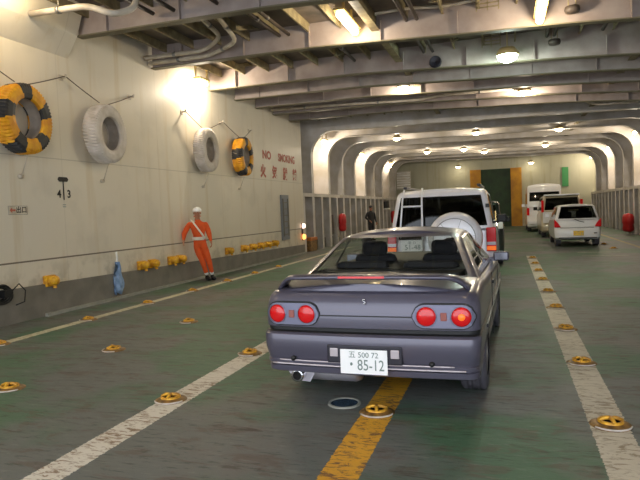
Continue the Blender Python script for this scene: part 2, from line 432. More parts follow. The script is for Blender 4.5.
# ------------------------------------------------------------------ tyres on wall
def make_tyre(name, label, kinds, Y, z=3.24, R=.56, W=.29, ph=0):
    t = thing(name, label, 'tyre', (XL + .06, Y - .05, z), .09, 'tyre fenders hung on the left wall')
    prof = [(.30, .03), (.30, .0), (.42, -.0), (.50, .0), (.545, .02), (.56, .06), (.56, .17), (.56, .28), (.545, .32), (.50, .34), (.40, .345), (.33, .33), (.315, .30), (.315, .27)]
    prof = [(r * R / .56, h * W / .34) for r, h in prof]
    n = 120
    def rmod(r, h, k):
        if r > .49 * R / .56 and (h < .08 or h > W - .1):
            return r * (1.0 if k % 2 == 0 else .955)
        return r
    def mif(i, k):
        a = (k / n * 2 * pi + ph) % (2 * pi)
        if len(kinds) == 1: return 0
        return 1 if (a / (2 * pi) * 5 + .022 * i) % 1 < .42 else 0
    mb = MB(); mb.lathe(prof, axis='X', n=n, mif=mif, rmod=rmod, smooth=False)
    mb.build('tread', [M[k] for k in kinds], t)
    mb = MB(); mb.lathe([(.315 * R / .56, .27 * W / .34), (.36 * R / .56, .2 * W / .34), (.36 * R / .56, .1 * W / .34), (.30 * R / .56, .03)], axis='X', n=48); mb.build('inner_wall', M['tyreinner'], t)
    return t
make_tyre('tyre_fender', 'yellow and black striped tyre hung on wall nearest the camera, chain above', ['tyreyellow', 'tyreblack'], 7.42, 3.19, .55, ph=.9)
make_tyre('tyre_fender', 'larger white painted tyre on wall, second from the camera', ['tyrewhite'], 9.4, 3.18, .55)
make_tyre('tyre_fender', 'white painted tyre on wall above the worker in orange', ['tyrewhite'], 13.3, 3.22, .55, .29)
make_tyre('tyre_fender', 'yellow and black striped tyre farthest along wall beside the red NO SMOKING letters', ['tyreyellow', 'tyreblack'], 15.42, 3.22, .55, .31, ph=2.1)
hooksY = [6.6, 8.5, 10.45, 12.5, 14.45, 16.3]
top = {7.42: (6.6, 8.5), 9.4: (8.5, 10.45), 13.3: (12.5, 14.45), 15.42: (14.45, 16.3)}
for i, hy in enumerate(hooksY):
    mb = MB(); mb.tube([(XL, hy, 4.08), (XL + .1, hy, 4.08), (XL + .12, hy, 4.13)], .022, 6); mb.b2(XL, XL + .01, hy - .05, hy + .05, 4.03, 4.13)
    o = mb.build('wall_hook', M['pipe']); tag(o, ['hook at the photo left edge above first striped tyre', 'hook between the first striped tyre and the white tyre', 'hook just right of the second tyre', 'hook just left of the white tyre above the worker', 'hook between the white tyre and the far striped tyre', 'hook right of the far striped tyre'][i], 'hook', 'upper wall hooks holding the tyres')
for i, (ty, (a, b)) in enumerate(top.items()):
    nm = ['first striped tyre', 'second white tyre', 'white tyre above the worker', 'farthest striped tyre'][i]
    for h, side in ((a, 'left'), (b, 'right')):
        mb = MB(); p0 = Vector((XL + .1, h, 4.1)); p1 = Vector((XL + .17, ty + (.12 if h > ty else -.12), 3.2 + .56)); pts = []
        for k in range(9):
            s_ = k / 8; q = p0.lerp(p1, s_); q.z -= .008 * 4 * s_ * (1 - s_); pts.append(q)
        mb.tube(pts, .009, 5); o = mb.build('chain', M['rope']); tag(o, 'thin chain on the %s side of the %s' % (side, nm), 'chain')
    mb = MB(); mb.tube([(XL + .2, ty + .02, 2.645), (XL + .06, ty + .02, 2.32)], .009, 5); mb.lathe([(.035, 0), (.035, .06), (0, .06)], (XL, ty + .02, 2.31), 'X', 10)
    o = mb.build('tether', M['pipe']); tag(o, 'short tether and peg below the %s' % nm, 'chain')

# ------------------------------------------------------------------ signs painted on wall
WR = (pi / 2, 0, pi / 2)
def walltext(nm, body, size, m, y, z, sx=1, bold=0):
    return text_obj(nm, body, size, M[m], (XL + .004, y, z), WR, None, .001, 'CENTER', sx, bold)
t = thing('wall_lettering', 'red painted NO SMOKING letters and four characters beneath on cream wall', 'lettering', (XL + .004, 18.7, 2.7))
def wt2(body, size, m, y, z, sx, bold, par, base):
    return text_obj('letters', body, size, M[m], (XL + .004 - base[0], y - base[1], z - base[2]), WR, par, .001, 'CENTER', sx, bold)
BT = (XL + .004, 18.7, 2.7)
wt2('NO', .36, 'redpaint', 17.65, 3.45, 1.25, .016, t, BT); wt2('SMOKING', .36, 'redpaint', 19.45, 3.45, 1.0, .014, t, BT)
for k, ch in enumerate('火気厳禁'): wt2(ch, .42, 'redpaint', 17.3 + .97 * k, 2.9, 1.0, .022, t, BT)
B2 = (XL + .004, 8.4, 2.1)
t = thing('deck_mark', 'black T shaped frame mark with numbers 4 and 3 painted on cream wall', 'lettering', B2)
mb = MB(); mb.prism([(-.13, .20), (-.10, .24), (.10, .24), (.13, .20), (.10, .16), (-.10, .16)], 'X', 0, .003); mb.b2(0, .003, -.014, .014, -.16, .2); mb.build('bar', M['blackpaint'], t)
for ch, y in (('4', 8.29), ('3', 8.53)): wt2(ch, .19, 'blackpaint', y, 2.04, 1, .005, t, B2)
text_obj('letters', '=', .16, M['platetext'], (0, .0, -.27), WR, t, .001)
B3 = (XL, 7.37, 1.77)
t = thing('wall_sign', 'small bordered wall sign with red arrow and two black characters', 'sign', B3)
mb = MB(); mb.b2(0, .004, -.19, .19, -.07, .07); mb.build('sign_plate', M['wall'], t)
mb = MB(); mb.b2(.004, .006, -.19, .19, .064, .07); mb.b2(.004, .006, -.19, .19, -.07, -.064); mb.b2(.004, .006, -.19, -.184, -.07, .07); mb.b2(.004, .006, .184, .19, -.07, .07); mb.build('border', M['coaming'], t)
mb = MB(); mb.prism([(-.165, 0), (-.115, .045), (-.115, .015), (-.05, .015), (-.05, -.015), (-.115, -.015), (-.115, -.045)], 'X', .004, .006); mb.build('arrow', M['redpaint'], t)
text_obj('letters', '出口', .11, M['blackpaint'], (.005, .07, 0), WR, t, .001, bold=.002)

# ------------------------------------------------------------------ yellow lashing points along the wall
def wall_lug(Y, label, s=1.0):
    t = thing('lashing_point', label, 'lashing point', (XL + .05, Y, .585), 0, 'yellow lashing points along the left wall'); t.scale = (.95, .8, .85)
    mb = MB(); mb.b2(-.053, .04, -.13 * s, .13 * s, -.12, .10); mb.build('back_plate', M['yellow'], t, bevel=.01)
    mb = MB(); mb.lathe([(.0, .16), (.07, .155), (.095, .13), (.1, .04), (.1, .0)], (.03, -.02, .0), 'X', 16); mb.build('boss', M['yellow'], t)
    mb = MB(); mb.lathe([(.035, -.03), (.035, .03), (0, .03)], (.12, -.02, -.12), 'Z', 10); mb.build('pin', M['fit'], t)
lugs = [(7.9, 'yellow lashing point low on wall, nearest the camera'), (10.5, 'yellow lashing point right of the hanging blue cloth'), (10.88, 'yellow lashing point second right of the blue cloth, one of a close pair'),
        (12.0, 'yellow lashing point just left of the worker legs'), (11.65, 'yellow lashing point below the worker outstretched hand'), (14.5, 'yellow lashing point first right of the worker'),
        (15.5, 'yellow lashing point second right of the worker'), (16.1, 'yellow lashing point third right of the worker'), (16.7, 'yellow lashing point fourth right of the worker'), (17.25, 'yellow lashing point fifth right of the worker'), (17.85, 'yellow lashing point farthest right, before the grey door')]
for y, l in lugs: wall_lug(y, l)

# ------------------------------------------------------------------ deck lashing fittings
def make_fitting():
    t = thing('deck_fitting', 'x', 'deck fitting', (0, 0, 0), 0, 'lashing fittings set in the deck')
    mb = MB(); mb.lathe([(.215, 0), (.21, .008), (.17, .022), (.125, .036), (.115, .028)], n=28); mb.lathe([(.115, .028), (.1, .006), (0, .005)], n=28, mi=1)
    mb.build('dome', [M['fitbase'], M['hole']], t)
    mb = MB(); mb.tube([(.208 * cos(a), .208 * sin(a), .012) for a in [radians(205 + 130 * k / 16) for k in range(17)]], .009, 6); mb.build('worn_edge', M['tyrewhite'], t)
    mb = MB(); mb.lathe([(.135, .025), (.13, .052), (.11, .058), (.10, .04)], n=24); mb.build('rim', M['fit'], t)
    mb = MB(); mb.tube([(-.125, 0, .045), (-.06, 0, .07), (.06, 0, .07), (.125, 0, .045)], .02, 8); mb.tube([(0, -.13, .045), (0, -.05, .068), (0, 0, .07)], .022, 8); mb.build('cross_bar', M['fit'], t)
    return t
fit0 = make_fitting(); used = False
def fitting(x, y, label, rz=0):
    global used
    o = fit0 if not used else copy_tree(fit0); used = True
    o.scale = (.64, .64, .72); o.location = (x, y, 0.0); o.rotation_euler = (0, 0, rz); o['label'] = label
rows = [(.65, 'right white line', [4.39, 6.05, 7.65, 9.2, 10.85, 12.5, 14.15, 15.8, 17.45]),
        (-.99, 'yellow centre line', [4.32]),
        (-2.78, 'left white line', [4.28, 5.9, 7.55]),
        (-4.53, 'bare deck between lines', [4.28, 5.82, 7.56]),
        (-6.32, 'thin line by the wall', [5.85, 7.55, 9.15, 10.75, 12.35, 13.95, 15.6]),
        (3.2, 'right lane edge', [20.5, 22.5])]
ordn = ['nearest', 'second nearest', 'third', 'fourth', 'fifth', 'sixth', 'seventh', 'eighth', 'ninth']
for x, nm, ys in rows:
    for i, y in enumerate(ys):
        lab = ('yellow deck fitting on the %s, %s from the camera' % (nm, ordn[i])) if len(ys) > 1 else 'brassy deck fitting on the yellow line right behind the grey coupe'
        fitting(x, y, lab, random.uniform(-.5, .5) if i else .2)
t = thing('drain_cover', 'shallow oval drain lid with wet bluish surface beside fitting on yellow line', 'drain', (-1.29, 4.47, 0))
mb = MB(); mb.lathe([(.135, 0), (.13, .012), (.115, .012), (.11, .006)], n=28); mb.build('rim', M['foot'], t)
mb = MB(); mb.lathe([(.11, .006), (0, .006)], n=28); mb.build('lid', mat('wet_lid', (70, 90, 110), .1, .3), t)

# hanging cloth
t = thing('hanging_cloth', 'light blue cloth hanging from a white cord low on the left wall', 'cloth', (XL + .06, 9.67, .93))
mb = MB(); mb.tube([(0, 0, 0), (.01, .005, -.12), (0, 0, -.24)], .02, 6); mb.build('cord', M['white'], t)
mb = MB(); n = 12; rg = []
for i in range(9):
    z = -.2 - .62 * i / 8; w = .03 + .11 * min(1, (i / 5)) - (.05 if i == 8 else 0)
    rg.append([(.02 + .03 * sin(3 * k) + .035 * cos(2 * pi * k / n), w * sin(2 * pi * k / n) + .02 * sin(i * 1.3), z - .03 * sin(k * 1.7) * (i / 8)) for k in range(n)])
vs = [q for r in rg for q in r]; fs = [(i * n + k, i * n + (k + 1) % n, (i + 1) * n + (k + 1) % n, (i + 1) * n + k) for i in range(8) for k in range(n)]
fs += [tuple(range(n)), tuple(range(8 * n, 9 * n))]
mb.add(vs, fs, 0, True); mb.build('cloth', M['blue'], t)
# cable coil at left edge
mb = MB()
for j in range(4):
    pts = [(XL + .08 + .02 * j + .02 * sin(a * 2 + j), 6.84 + (.12 + .02 * j) * cos(a), .5 + (.1 + .015 * j) * sin(a)) for a in [2 * pi * k / 24 for k in range(25)]]
    mb.tube(pts, .014, 6)
mb.tube([(XL + .1, 7.05, .52), (XL + .1, 7.2, .62), (XL + .12, 7.3, .5), (XL + .14, 7.25, .33), (XL + .12, 7.1, .3)], .01, 6)
mb.box((XL + .1, 6.95, .5), (.1, .16, .12))
o = mb.build('cable_coil', M['black']); tag(o, 'black cable coil hanging at the left edge of the photo', 'cable')

# ------------------------------------------------------------------ far wall things
def hose_cover(x, y, z, s_, label, sc=1.2):
    t = thing('hose_cover', label, 'hose cover', (x, y, z), 0, 'red covered fire hoses on the frames'); t.scale = (sc, sc, 1.1)
    mb = MB(); rings = []
    prof = [(0.0, .12), (.03, .19), (.12, .22), (.3, .20), (.36, .23), (.6, .22), (.70, .17), (.75, .0)]
    n = 14; vs = []
    for h, r in prof:
        for k in range(n):
            a = 2 * pi * k / n; vs.append((s_ * (-.16) + .15 * r / .24 * cos(a), r * (1 + .08 * sin(3 * a)) * sin(a), h))
    mb.add(vs, [(i * n + k, i * n + (k + 1) % n, (i + 1) * n + (k + 1) % n, (i + 1) * n + k) for i in range(len(prof) - 1) for k in range(n)], 0, True)
    mb.build('cover', M['red'], t)
    mb = MB(); mb.b2(-.03 * 1, .03, -.1, .1, -.25, .1); mb.tube([(s_ * -.12, 0, .05), (s_ * -.1, 0, -.5), (0, 0, -.55)], .03, 8); mb.build('hydrant_pipe', M['pipe'], t)
hose_cover(XL + .03, 25.7, .62, -1, 'red covered fire hose on the left side frames, nearer one')
hose_cover(XL + .03, 38.3, .6, -1, 'small far red hose cover on left just beside the white off-roader roof')
hose_cover(XR - .03, 28.8, .12, 1, 'red covered fire hose at the right edge of the photo', 1.7)
t = thing('signal_lamps', 'pale round lamp above an orange lamp at the end of the cream wall', 'lamp', (XL + .03, 20.75, .8))
mb = MB(); mb.b2(-.03, .02, -.04, .04, -.3, .35); mb.build('backing', M['darkpipe'], t)
mb = MB(); mb.lathe([(0, .13), (.08, .1), (.1, .02)], (0, 0, .24), 'X', 14); mb.build('lens', M['emp'], t)
mb = MB(); mb.lathe([(0, .13), (.09, .1), (.11, .02)], (0, 0, -.17), 'X', 14); mb.build('lens', M['emo'], t)
t = thing('lashing_gear_box', 'orange brown low box of lashing gear at foot of left frames', 'box', (XL - .25, 22.0, 0))
mb = MB(); mb.b2(-.25, .3, -.4, .4, 0, .5); mb.build('box_body', M['fitbase'], t, bevel=.02)
mb = MB(); mb.b2(-.27, .32, -.42, .42, .42, .55); mb.build('lid', mat('orange_lid', (190, 110, 40), .6), t, bevel=.02)
t = thing('wall_cabinet', 'dark cabinet on the left frames beyond the red hose cover', 'cabinet', (XL - .2, 24.9, .5))
mb = MB(); mb.b2(-.15, .15, -.25, .25, 0, .9); mb.build('cabinet_body', M['black'], t, bevel=.02)
mb = MB(); mb.b2(.15, .17, -.22, .22, .04, .86); mb.build('cabinet_door', M['darkpipe'], t)
t = thing('wall_box', 'black box with white underside on left frames by the off-roader roof corner', 'box', (XL, 37.0, 1.55))
mb = MB(); mb.b2(-.1, .15, -.3, .3, .05, .5); mb.build('box_body', M['black'], t, bevel=.03)
mb = MB(); mb.b2(-.1, .2, -.3, .3, -.03, .05); mb.build('tray', M['white'], t)

# ------------------------------------------------------------------ pipes and cables under the overhead
def pipe(pts, r, m, label, name='ceiling_pipe', clamps=True):
    # round the corners
    P = [Vector((p[0], p[1], min(p[2], ZP - .08))) for p in pts]; out = [P[0]]
    for i in range(1, len(P) - 1):
        a, b, c = P[i - 1], P[i], P[i + 1]
        d1 = (a - b); d2 = (c - b); q = min(.25, d1.length * .4, d2.length * .4)
        s0 = b + d1.normalized() * q; s1 = b + d2.normalized() * q
        for k in range(5):
            t_ = k / 4; out.append(s0 * (1 - t_) ** 2 + b * 2 * t_ * (1 - t_) + s1 * t_ ** 2)
    out.append(P[-1])
    t = thing(name, label, 'pipe' if name != 'ceiling_cable' else 'cable', tuple(P[0]))
    mb = MB(); mb.tube([p - P[0] for p in out], r, 10); mb.build('run', M[m], t)
    if clamps:
        for i in range(len(P) - 1):
            d = P[i + 1] - P[i]
            if d.length > .8:
                c = (P[i] + P[i + 1]) / 2 - P[0]
                mb = MB(); mb.tube([c - d.normalized() * .03, c + d.normalized() * .03], r + .012, 10); mb.tube([c, (c.x, c.y, ZP - .18 - P[0].z)], .008, 4, cap=False); mb.build('clamp', M['metal'], t)
    return t
pipe([(-7.13, 7.6, 4.87), (-6.02, 7.6, 4.84), (-5.6, 7.65, 4.66), (-5.45, 8.0, 4.85), (-5.4, 8.0, 5.25)], .05, 'pipe', 'thick white pipe crossing in front of the first beam at top left')
pipe([(-7.35, 11.0, 5.0), (-5.95, 11.1, 5.02), (-5.4, 10.8, 5.15), (-5.3, 9.6, 5.3), (-5.3, 9.0, 5.4)], .045, 'pipe', 'upper of two curved white pipes hugging the second beam at left')
pipe([(-7.35, 11.15, 4.92), (-5.9, 11.2, 4.93), (-5.1, 10.9, 5.05), (-4.95, 9.6, 5.25), (-4.95, 9.0, 5.35)], .045, 'pipe', 'lower of two curved white pipes hugging the second beam at left')
pipe([(-4.2, 8.6, 5.05), (-3.4, 8.6, 4.95), (-3.1, 9.2, 4.98), (-2.95, 9.8, 5.15)], .018, 'pipe', 'thin pale conduit leading to the left ceiling tube lamp', 'ceiling_cable')
pipe([(-2.2, 10.6, 5.1), (-1.7, 11.0, 5.25), (-1.0, 11.1, 5.22), (-.4, 11.1, 5.38), (1.2, 11.15, 5.42)], .028, 'pipe', 'pale bent pipe along the second beam between the two tube lamps')
pipe([(2.2, 20.6, 4.95), (2.7, 20.6, 4.62), (5.3, 20.6, 4.6)], .05, 'pipe', 'pale pipe running to the right wall under the rear beams')
pipe([(-7.3, 18.0, 4.95), (-5.0, 18.05, 4.92), (-2.5, 18.1, 4.85), (-1.9, 18.1, 4.92), (.5, 18.1, 4.9)], .045, 'pipe', 'long pale pipe across the middle of the overhead')
for i, (x, y0, y1) in enumerate([(-4.3, 8.95, 11.2), (-4.1, 8.95, 11.2), (-1.75, 8.95, 13.8), (-1.55, 8.95, 13.8), (2.0, 8.95, 13.7), (-3.4, 11.45, 13.8), (.9, 11.5, 13.7), (1.05, 11.5, 13.7), (-5.6, 3.7, 8.7), (-5.2, 3.7, 8.7), (-4.4, 3.7, 8.7)]):
    pipe([(x, y0, 5.14 if y0 > 8 else 5.0), (x, y1, 5.14 if y0 > 8 else 5.0)], .035, 'darkpipe', 'dark fore and aft pipe under the overhead, ' + ['left of the twin near the left bay', 'right of the twin near the left bay', 'left twin beside the tube lamp', 'right twin beside the tube lamp', 'near the right edge', 'behind the second beam left', 'left twin by the bright cool lamp', 'right twin by the bright cool lamp', 'leftmost before the first beam', 'second before the first beam', 'third before the first beam'][i])
# oblique brace bars on beams
for i, (x, yb) in enumerate([(-1.15, 11.35), (-1.0, 13.95), (1.95, 13.95), (2.9, 11.35), (-3.6, 13.95), (-6.1, 13.95), (-4.8, 11.35)]):
    mb = MB(); mb.box((x, yb - .55, 5.22), (.09, 1.15, .02), Matrix.Rotation(.3, 3, 'X')); mb.box((x, yb - .55, 5.26), (.015, 1.15, .07), Matrix.Rotation(.3, 3, 'X'))
    struct_n(mb, M['stiff'])
for i, (x, y) in enumerate([(-.25, 10.95), (-.25, 13.5)]):
    t = thing('cable_tray', 'grilled cable tray hung under the overhead, %s' % ('nearer one left of the long tube lamp' if i == 0 else 'farther one left of the cool lamp'), 'cable tray', (x, y, 5.0))
    mb = MB()
    for k in range(7): mb.b2(-.2, .2, -.01 + .05 * 0 - .0, .02, .05 + .07 * k, .065 + .07 * k)
    for k in range(3): mb.b2(-.2 + .19 * k, -.18 + .19 * k, -.01, .02, .0, .55)
    mb.build('grille', M['stiff'], t)
mb = MB(); mb.lathe([(0, .03), (.09, .0), (.12, -.01), (.14, .03), (.14, .1), (.12, .13), (0, .13)], (0, 0, 0), 'Y', 18, smooth=False); o = mb.build('speaker', M['gun_dark']); o.location = (-1.5, 13.8, 4.9); tag(o, 'round dark loudspeaker on the third beam face', 'speaker')
for i, (x, y) in enumerate([(1.15, 11.15), (1.05, 13.7)]):
    t = thing('junction_box', 'oval dark junction fitting hung on beam, %s' % ('beside the long tube lamp' if i == 0 else 'right of the cool lamp'), 'junction box', (x, y, 4.98 - .12 * (i == 0)))
    mb = MB(); mb.lathe([(0, -.05), (.11, -.04), (.13, 0), (.12, .06), (0, .08)], n=16); mb.build('housing', M['darkpipe'], t)
    mb = MB(); mb.tube([(-.06, 0, .05), (-.06, 0, .4)], .012, 6); mb.tube([(.06, 0, .05), (.06, 0, .4)], .012, 6); mb.build('hanger', M['stiff'], t)

# ------------------------------------------------------------------ lamps
def light(loc, power, col, size=.4, kind='POINT', rot=(0, 0, 0), parent=None):
    l = bpy.data.lights.new('lamp_light', kind); l.energy = power; l.color = col
    if kind == 'POINT': l.shadow_soft_size = .035
    else: l.shape = 'RECTANGLE'; l.size = size[0]; l.size_y = size[1]
    o = bpy.data.objects.new('lamp_light', l); link(o, parent); o.location = loc; o.rotation_euler = rot; return o
WARM = (1, .86, .66)
def tube_lamp(x, y, z, label, power, L=1.1, rz=0):
    t = thing('tube_lamp', label, 'lamp', (x, y, z), rz)
    mb = MB(); mb.b2(-.1, .1, -L / 2, L / 2, .06, .1); mb.b2(-.02, .02, -.3, -.26, .1, ZP - z); mb.b2(-.02, .02, .26, .3, .1, ZP - z); mb.build('housing', M['lampbody'], t)
    mb = MB()
    n = 12; vs = []
    pr = [(0, -L / 2), (.05, -L / 2 + .02), (.07, -L / 2 + .08), (.07, L / 2 - .08), (.05, L / 2 - .02), (0, L / 2)]
    mb.lathe(pr, (0, 0, 0), 'Y', 14); mb.build('diffuser', M['emw'], t)
    light((0, 0, -.12), power, WARM, .12, parent=t)
    return t
K = 1.0; KS = 2.4
tube_lamp(-2.72, 10.62, 5.0, 'twin warm tube lamp under overhead left of the photo centre', 60 * K, 1.25)
tube_lamp(.62, 10.62, 4.76, 'long warm tube lamp at the top right of centre', 60 * K, 1.2)
tube_lamp(-7.12, 13.05, 4.86, 'glaring tube lamp where the third beam meets the left wall', 170 * K, .5)
tube_lamp(-6.6, 6.9, 5.12, 'warm tube lamp at the top left corner above the white pipe', 30 * K, 1.0)
tube_lamp(-2.72, 3.0, 5.08, 'added warm tube lamp overhead on the left, out of view', 30 * K, 1.2)  # unseen lamp, added for its light on the near part of the hold
tube_lamp(.66, 3.0, 4.98, 'added warm tube lamp overhead on the right, out of view', 30 * K, 1.2)  # its unseen partner on the right, also added for light
tube_lamp(-6.45, 1.5, 5.2, 'added warm tube lamp by the left wall, out of view', 50 * K, 1.2)  # added out of view to light the near left wall
for i, y in enumerate((23.6, 30.3, 38.3)):
    tube_lamp(XL + .15, y, 4.6 - .12, 'tube lamp lighting the left arch frames, ' + ['nearest', 'middle', 'farthest'][i], 130 * K, .5)
for i, y in enumerate((27.9, 34.8, 41.6)):
    tube_lamp(XR - .15, y, 4.5 - .12, 'tube lamp lighting the right arch frames, ' + ['nearest', 'middle', 'farthest'][i], 130 * K, .5)
def small_lamp(x, y, z, label, power, m='emd', col=WARM, s=1.0):
    t = thing('bulkhead_lamp', label, 'lamp', (x, y, z), 0, 'round lamps down the overhead')
    mb = MB(); mb.lathe([(0, .14 * s), (.13 * s, .13 * s), (.19 * s, .04 * s), (.18 * s, 0)], n=18); mb.tube([(0, 0, .12 * s), (0, 0, ZP - z - .02)], .015, 6); mb.build('housing', M['lampbody'], t)
    mb = MB(); mb.lathe([(.17 * s, .02), (.15 * s, -.05 * s), (.08 * s, -.1 * s), (0, -.11 * s)], n=18); mb.build('lens', M[m], t)
    light((0, 0, -.15), power, col, .1, parent=t)
small_lamp(.08, 13.3, 4.72, 'bright cool white hooded lamp under the overhead right of centre', 110 * K, 'emg', (.85, 1, .92), 1.25)
for (x, y, z, lab, p) in [(-2.7, 16.55, 4.95, 'warm lamp on the beams above the grey coupe', 30), (.55, 18.05, 4.78, 'warm lamp on the beams right of the cool lamp', 60), (-4.6, 26.0, 4.68, 'small lamp in the left arches above the off-roader', 25),
                          (-1.2, 26.2, 4.68, 'small lamp mid overhead left of the green door', 25), (2.15, 26.6, 4.62, 'small lamp mid overhead above the white cars', 25), (-2.2, 33.2, 4.66, 'small far lamp left of the green door', 25),
                          (2.0, 33.2, 4.6, 'small far lamp above the high roofed van', 25), (-4.2, 33.2, 4.66, 'small far lamp toward the left arches', 20), (-1.2, 35.6, 4.66, 'second far lamp left of the green door', 20), (-3.2, 42.2, 4.3, 'lamp lighting the end wall left of the green door', 7), (1.6, 42.2, 4.3, 'lamp lighting the end wall right of the green door', 7)]:
    small_lamp(x, y, z, lab, p * KS)

# ------------------------------------------------------------------ vehicles
N1, NC, NS = 8, 7, 44
def ring(yr, yf, w, rr, rf, bow=0, bowf=0):
    P = []
    for i in range(N1):
        x = (w - rr) * i / N1; P.append((x, yr + bow * (x / w) ** 2))
    yb = yr + bow * ((w - rr) / w) ** 2
    for i in range(NC + 1):
        a = (pi / 2) * i / NC; P.append((w - rr + rr * sin(a), yb + rr - rr * cos(a)))
    y0 = yb + rr; ybf = yf - bowf * ((w - rf) / w) ** 2; y1 = ybf - rf
    for i in range(1, NS): P.append((w, y0 + (y1 - y0) * i / NS))
    for i in range(NC + 1):
        a = (pi / 2) * i / NC; P.append((w - rf + rf * cos(a), y1 + rf * sin(a)))
    for i in range(1, N1 + 1):
        x = (w - rf) * (1 - i / N1); P.append((x, yf - bowf * (x / w) ** 2))
    return P
def interp(tab, y):
    if y <= tab[0][0]: return tab[0][1]
    for (a, u), (b, v) in zip(tab, tab[1:]):
        if y <= b:
            t = (y - a) / (b - a); t = t * t * (3 - 2 * t) if len(tab) > 3 else t
            return u + (v - u) * t
    return tab[-1][1]
def stack(rings3, crown_top, crown_n=5, sel=None, cap_bottom=True):
    """rings3: list of half rings [(x,y,z)], mirrored. returns verts, faces, face tags (level,index,side)"""
    n = len(rings3[0]); V = []; F = []; T = []
    idx = []
    for R in rings3:
        r = []; l = []
        for i, (x, y, z) in enumerate(R):
            r.append(len(V)); V.append((x, y, z))
            if abs(x) < 1e-7: l.append(r[-1])
            else: l.append(len(V)); V.append((-x, y, z))
        idx.append((r, l))
    for j in range(len(rings3) - 1):
        for s_ in (0, 1):
            A, B = idx[j][s_], idx[j + 1][s_]
            for i in range(n - 1):
                f = [A[i], A[i + 1], B[i + 1], B[i]]; F.append(f if s_ == 0 else f[::-1]); T.append((j, i, s_))
    def cap(ri, crown, tg):
        R = rings3[ri]; r, l = idx[ri]; cols = []
        for i, (x, y, z) in enumerate(R):
            c = [r[i]]
            for k in range(1, crown_n):
                s_ = 1 - 2 * k / crown_n
                c.append(len(V)); V.append((x * s_, y, z + crown * (1 - s_ * s_) * min(1, abs(x) / .4)))
            c.append(l[i]); cols.append(c)
        for i in range(n - 1):
            for k in range(crown_n):
                q = [cols[i][k], cols[i][k + 1], cols[i + 1][k + 1], cols[i + 1][k]]
                q2 = []
                for v in q:
                    if v not in q2: q2.append(v)
                if len(q2) > 2: F.append(q2); T.append((tg, i, 0))
    cap(len(rings3) - 1, crown_top, 'top')
    if cap_bottom: cap(0, 0, 'bot')
    return V, F, T
def mesh_from(V, F, name, mats, parent, smooth=True, mi=None, auto=35):
    me = bpy.data.meshes.new(name); me.from_pydata(V, [], F)
    for m in mats: me.materials.append(m)
    bm = bmesh.new(); bm.from_mesh(me)
    if mi:
        bm.faces.ensure_lookup_table()
        for f, k in zip(bm.faces, mi): f.material_index = k
    bmesh.ops.remove_doubles(bm, verts=bm.verts, dist=1e-5)
    bmesh.ops.dissolve_degenerate(bm, edges=bm.edges, dist=1e-5)
    loose = [v for v in bm.verts if not v.link_faces]; bmesh.ops.delete(bm, geom=loose, context='VERTS')
    bmesh.ops.recalc_face_normals(bm, faces=bm.faces)
    for f in bm.faces: f.smooth = smooth
    for e in bm.edges:
        if len(e.link_faces) == 2 and e.calc_face_angle(0) > radians(auto): e.smooth = False
    bm.to_mesh(me); bm.free()
    o = bpy.data.objects.new(name, me); link(o, parent); return o
def bake(o):
    dg = bpy.context.evaluated_depsgraph_get(); dg.update()
    me = bpy.data.meshes.new_from_object(o.evaluated_get(dg)); o.modifiers.clear(); o.data = me
def make_wheel(parent, x, y, R, W, s_, rim='metal', n=40):
    w = bpy.data.objects.new('wheel', None); link(w, parent); w.location = (x, y, R)
    # wheel > tyre, rim
    h = W / 2
    prof = [(R * .62, -h), (R * .9, -h), (R * .975, -h * .85), (R, -h * .7)]
    for g_ in (-.45, -.15, .15, .45):
        prof += [(R, h * (g_ - .06)), (R - .008, h * (g_ - .05)), (R - .008, h * (g_ + .05)), (R, h * (g_ + .06))]
    prof += [(R, h * .7), (R * .975, h * .85), (R * .9, h), (R * .62, h)]
    mb = MB(); mb.lathe(prof, (0, 0, 0), 'X', n, rmod=lambda r, hh, k: r - (.006 if (r > R * .99 and k % 2) else 0))
    mb.build('tyre', M['rubber'], w)
    mb = MB(); mb.lathe([(R * .62, s_ * h * .9), (R * .58, s_ * h * .7), (R * .5, s_ * h * .45), (.06, s_ * h * .6), (0, s_ * h * .62)], (0, 0, 0), 'X', 20)
    mb.lathe([(R * .62, -s_ * h * .9), (R * .4, 0), (0, 0)], (0, 0, 0), 'X', 20)
    mb.build('rim', M[rim], w)
def wells(body, wheels, R, halfw):
    cut = MB()
    for (x, y) in wheels:
        s_ = 1 if x > 0 else -1
        a, b = sorted((s_ * (halfw - .30), s_ * (halfw + .2))); n = 32; ring_ = [(y + (R + .045) * cos(2 * pi * k / n), R + (R + .045) * sin(2 * pi * k / n)) for k in range(n)]
        cut.prism(ring_, 'X', a, b)
    c = cut.build('cut', M['black'])
    md = body.modifiers.new('bo', 'BOOLEAN'); md.operation = 'DIFFERENCE'; md.object = c; md.solver = 'EXACT'
    bake(body); bpy.data.objects.remove(c)
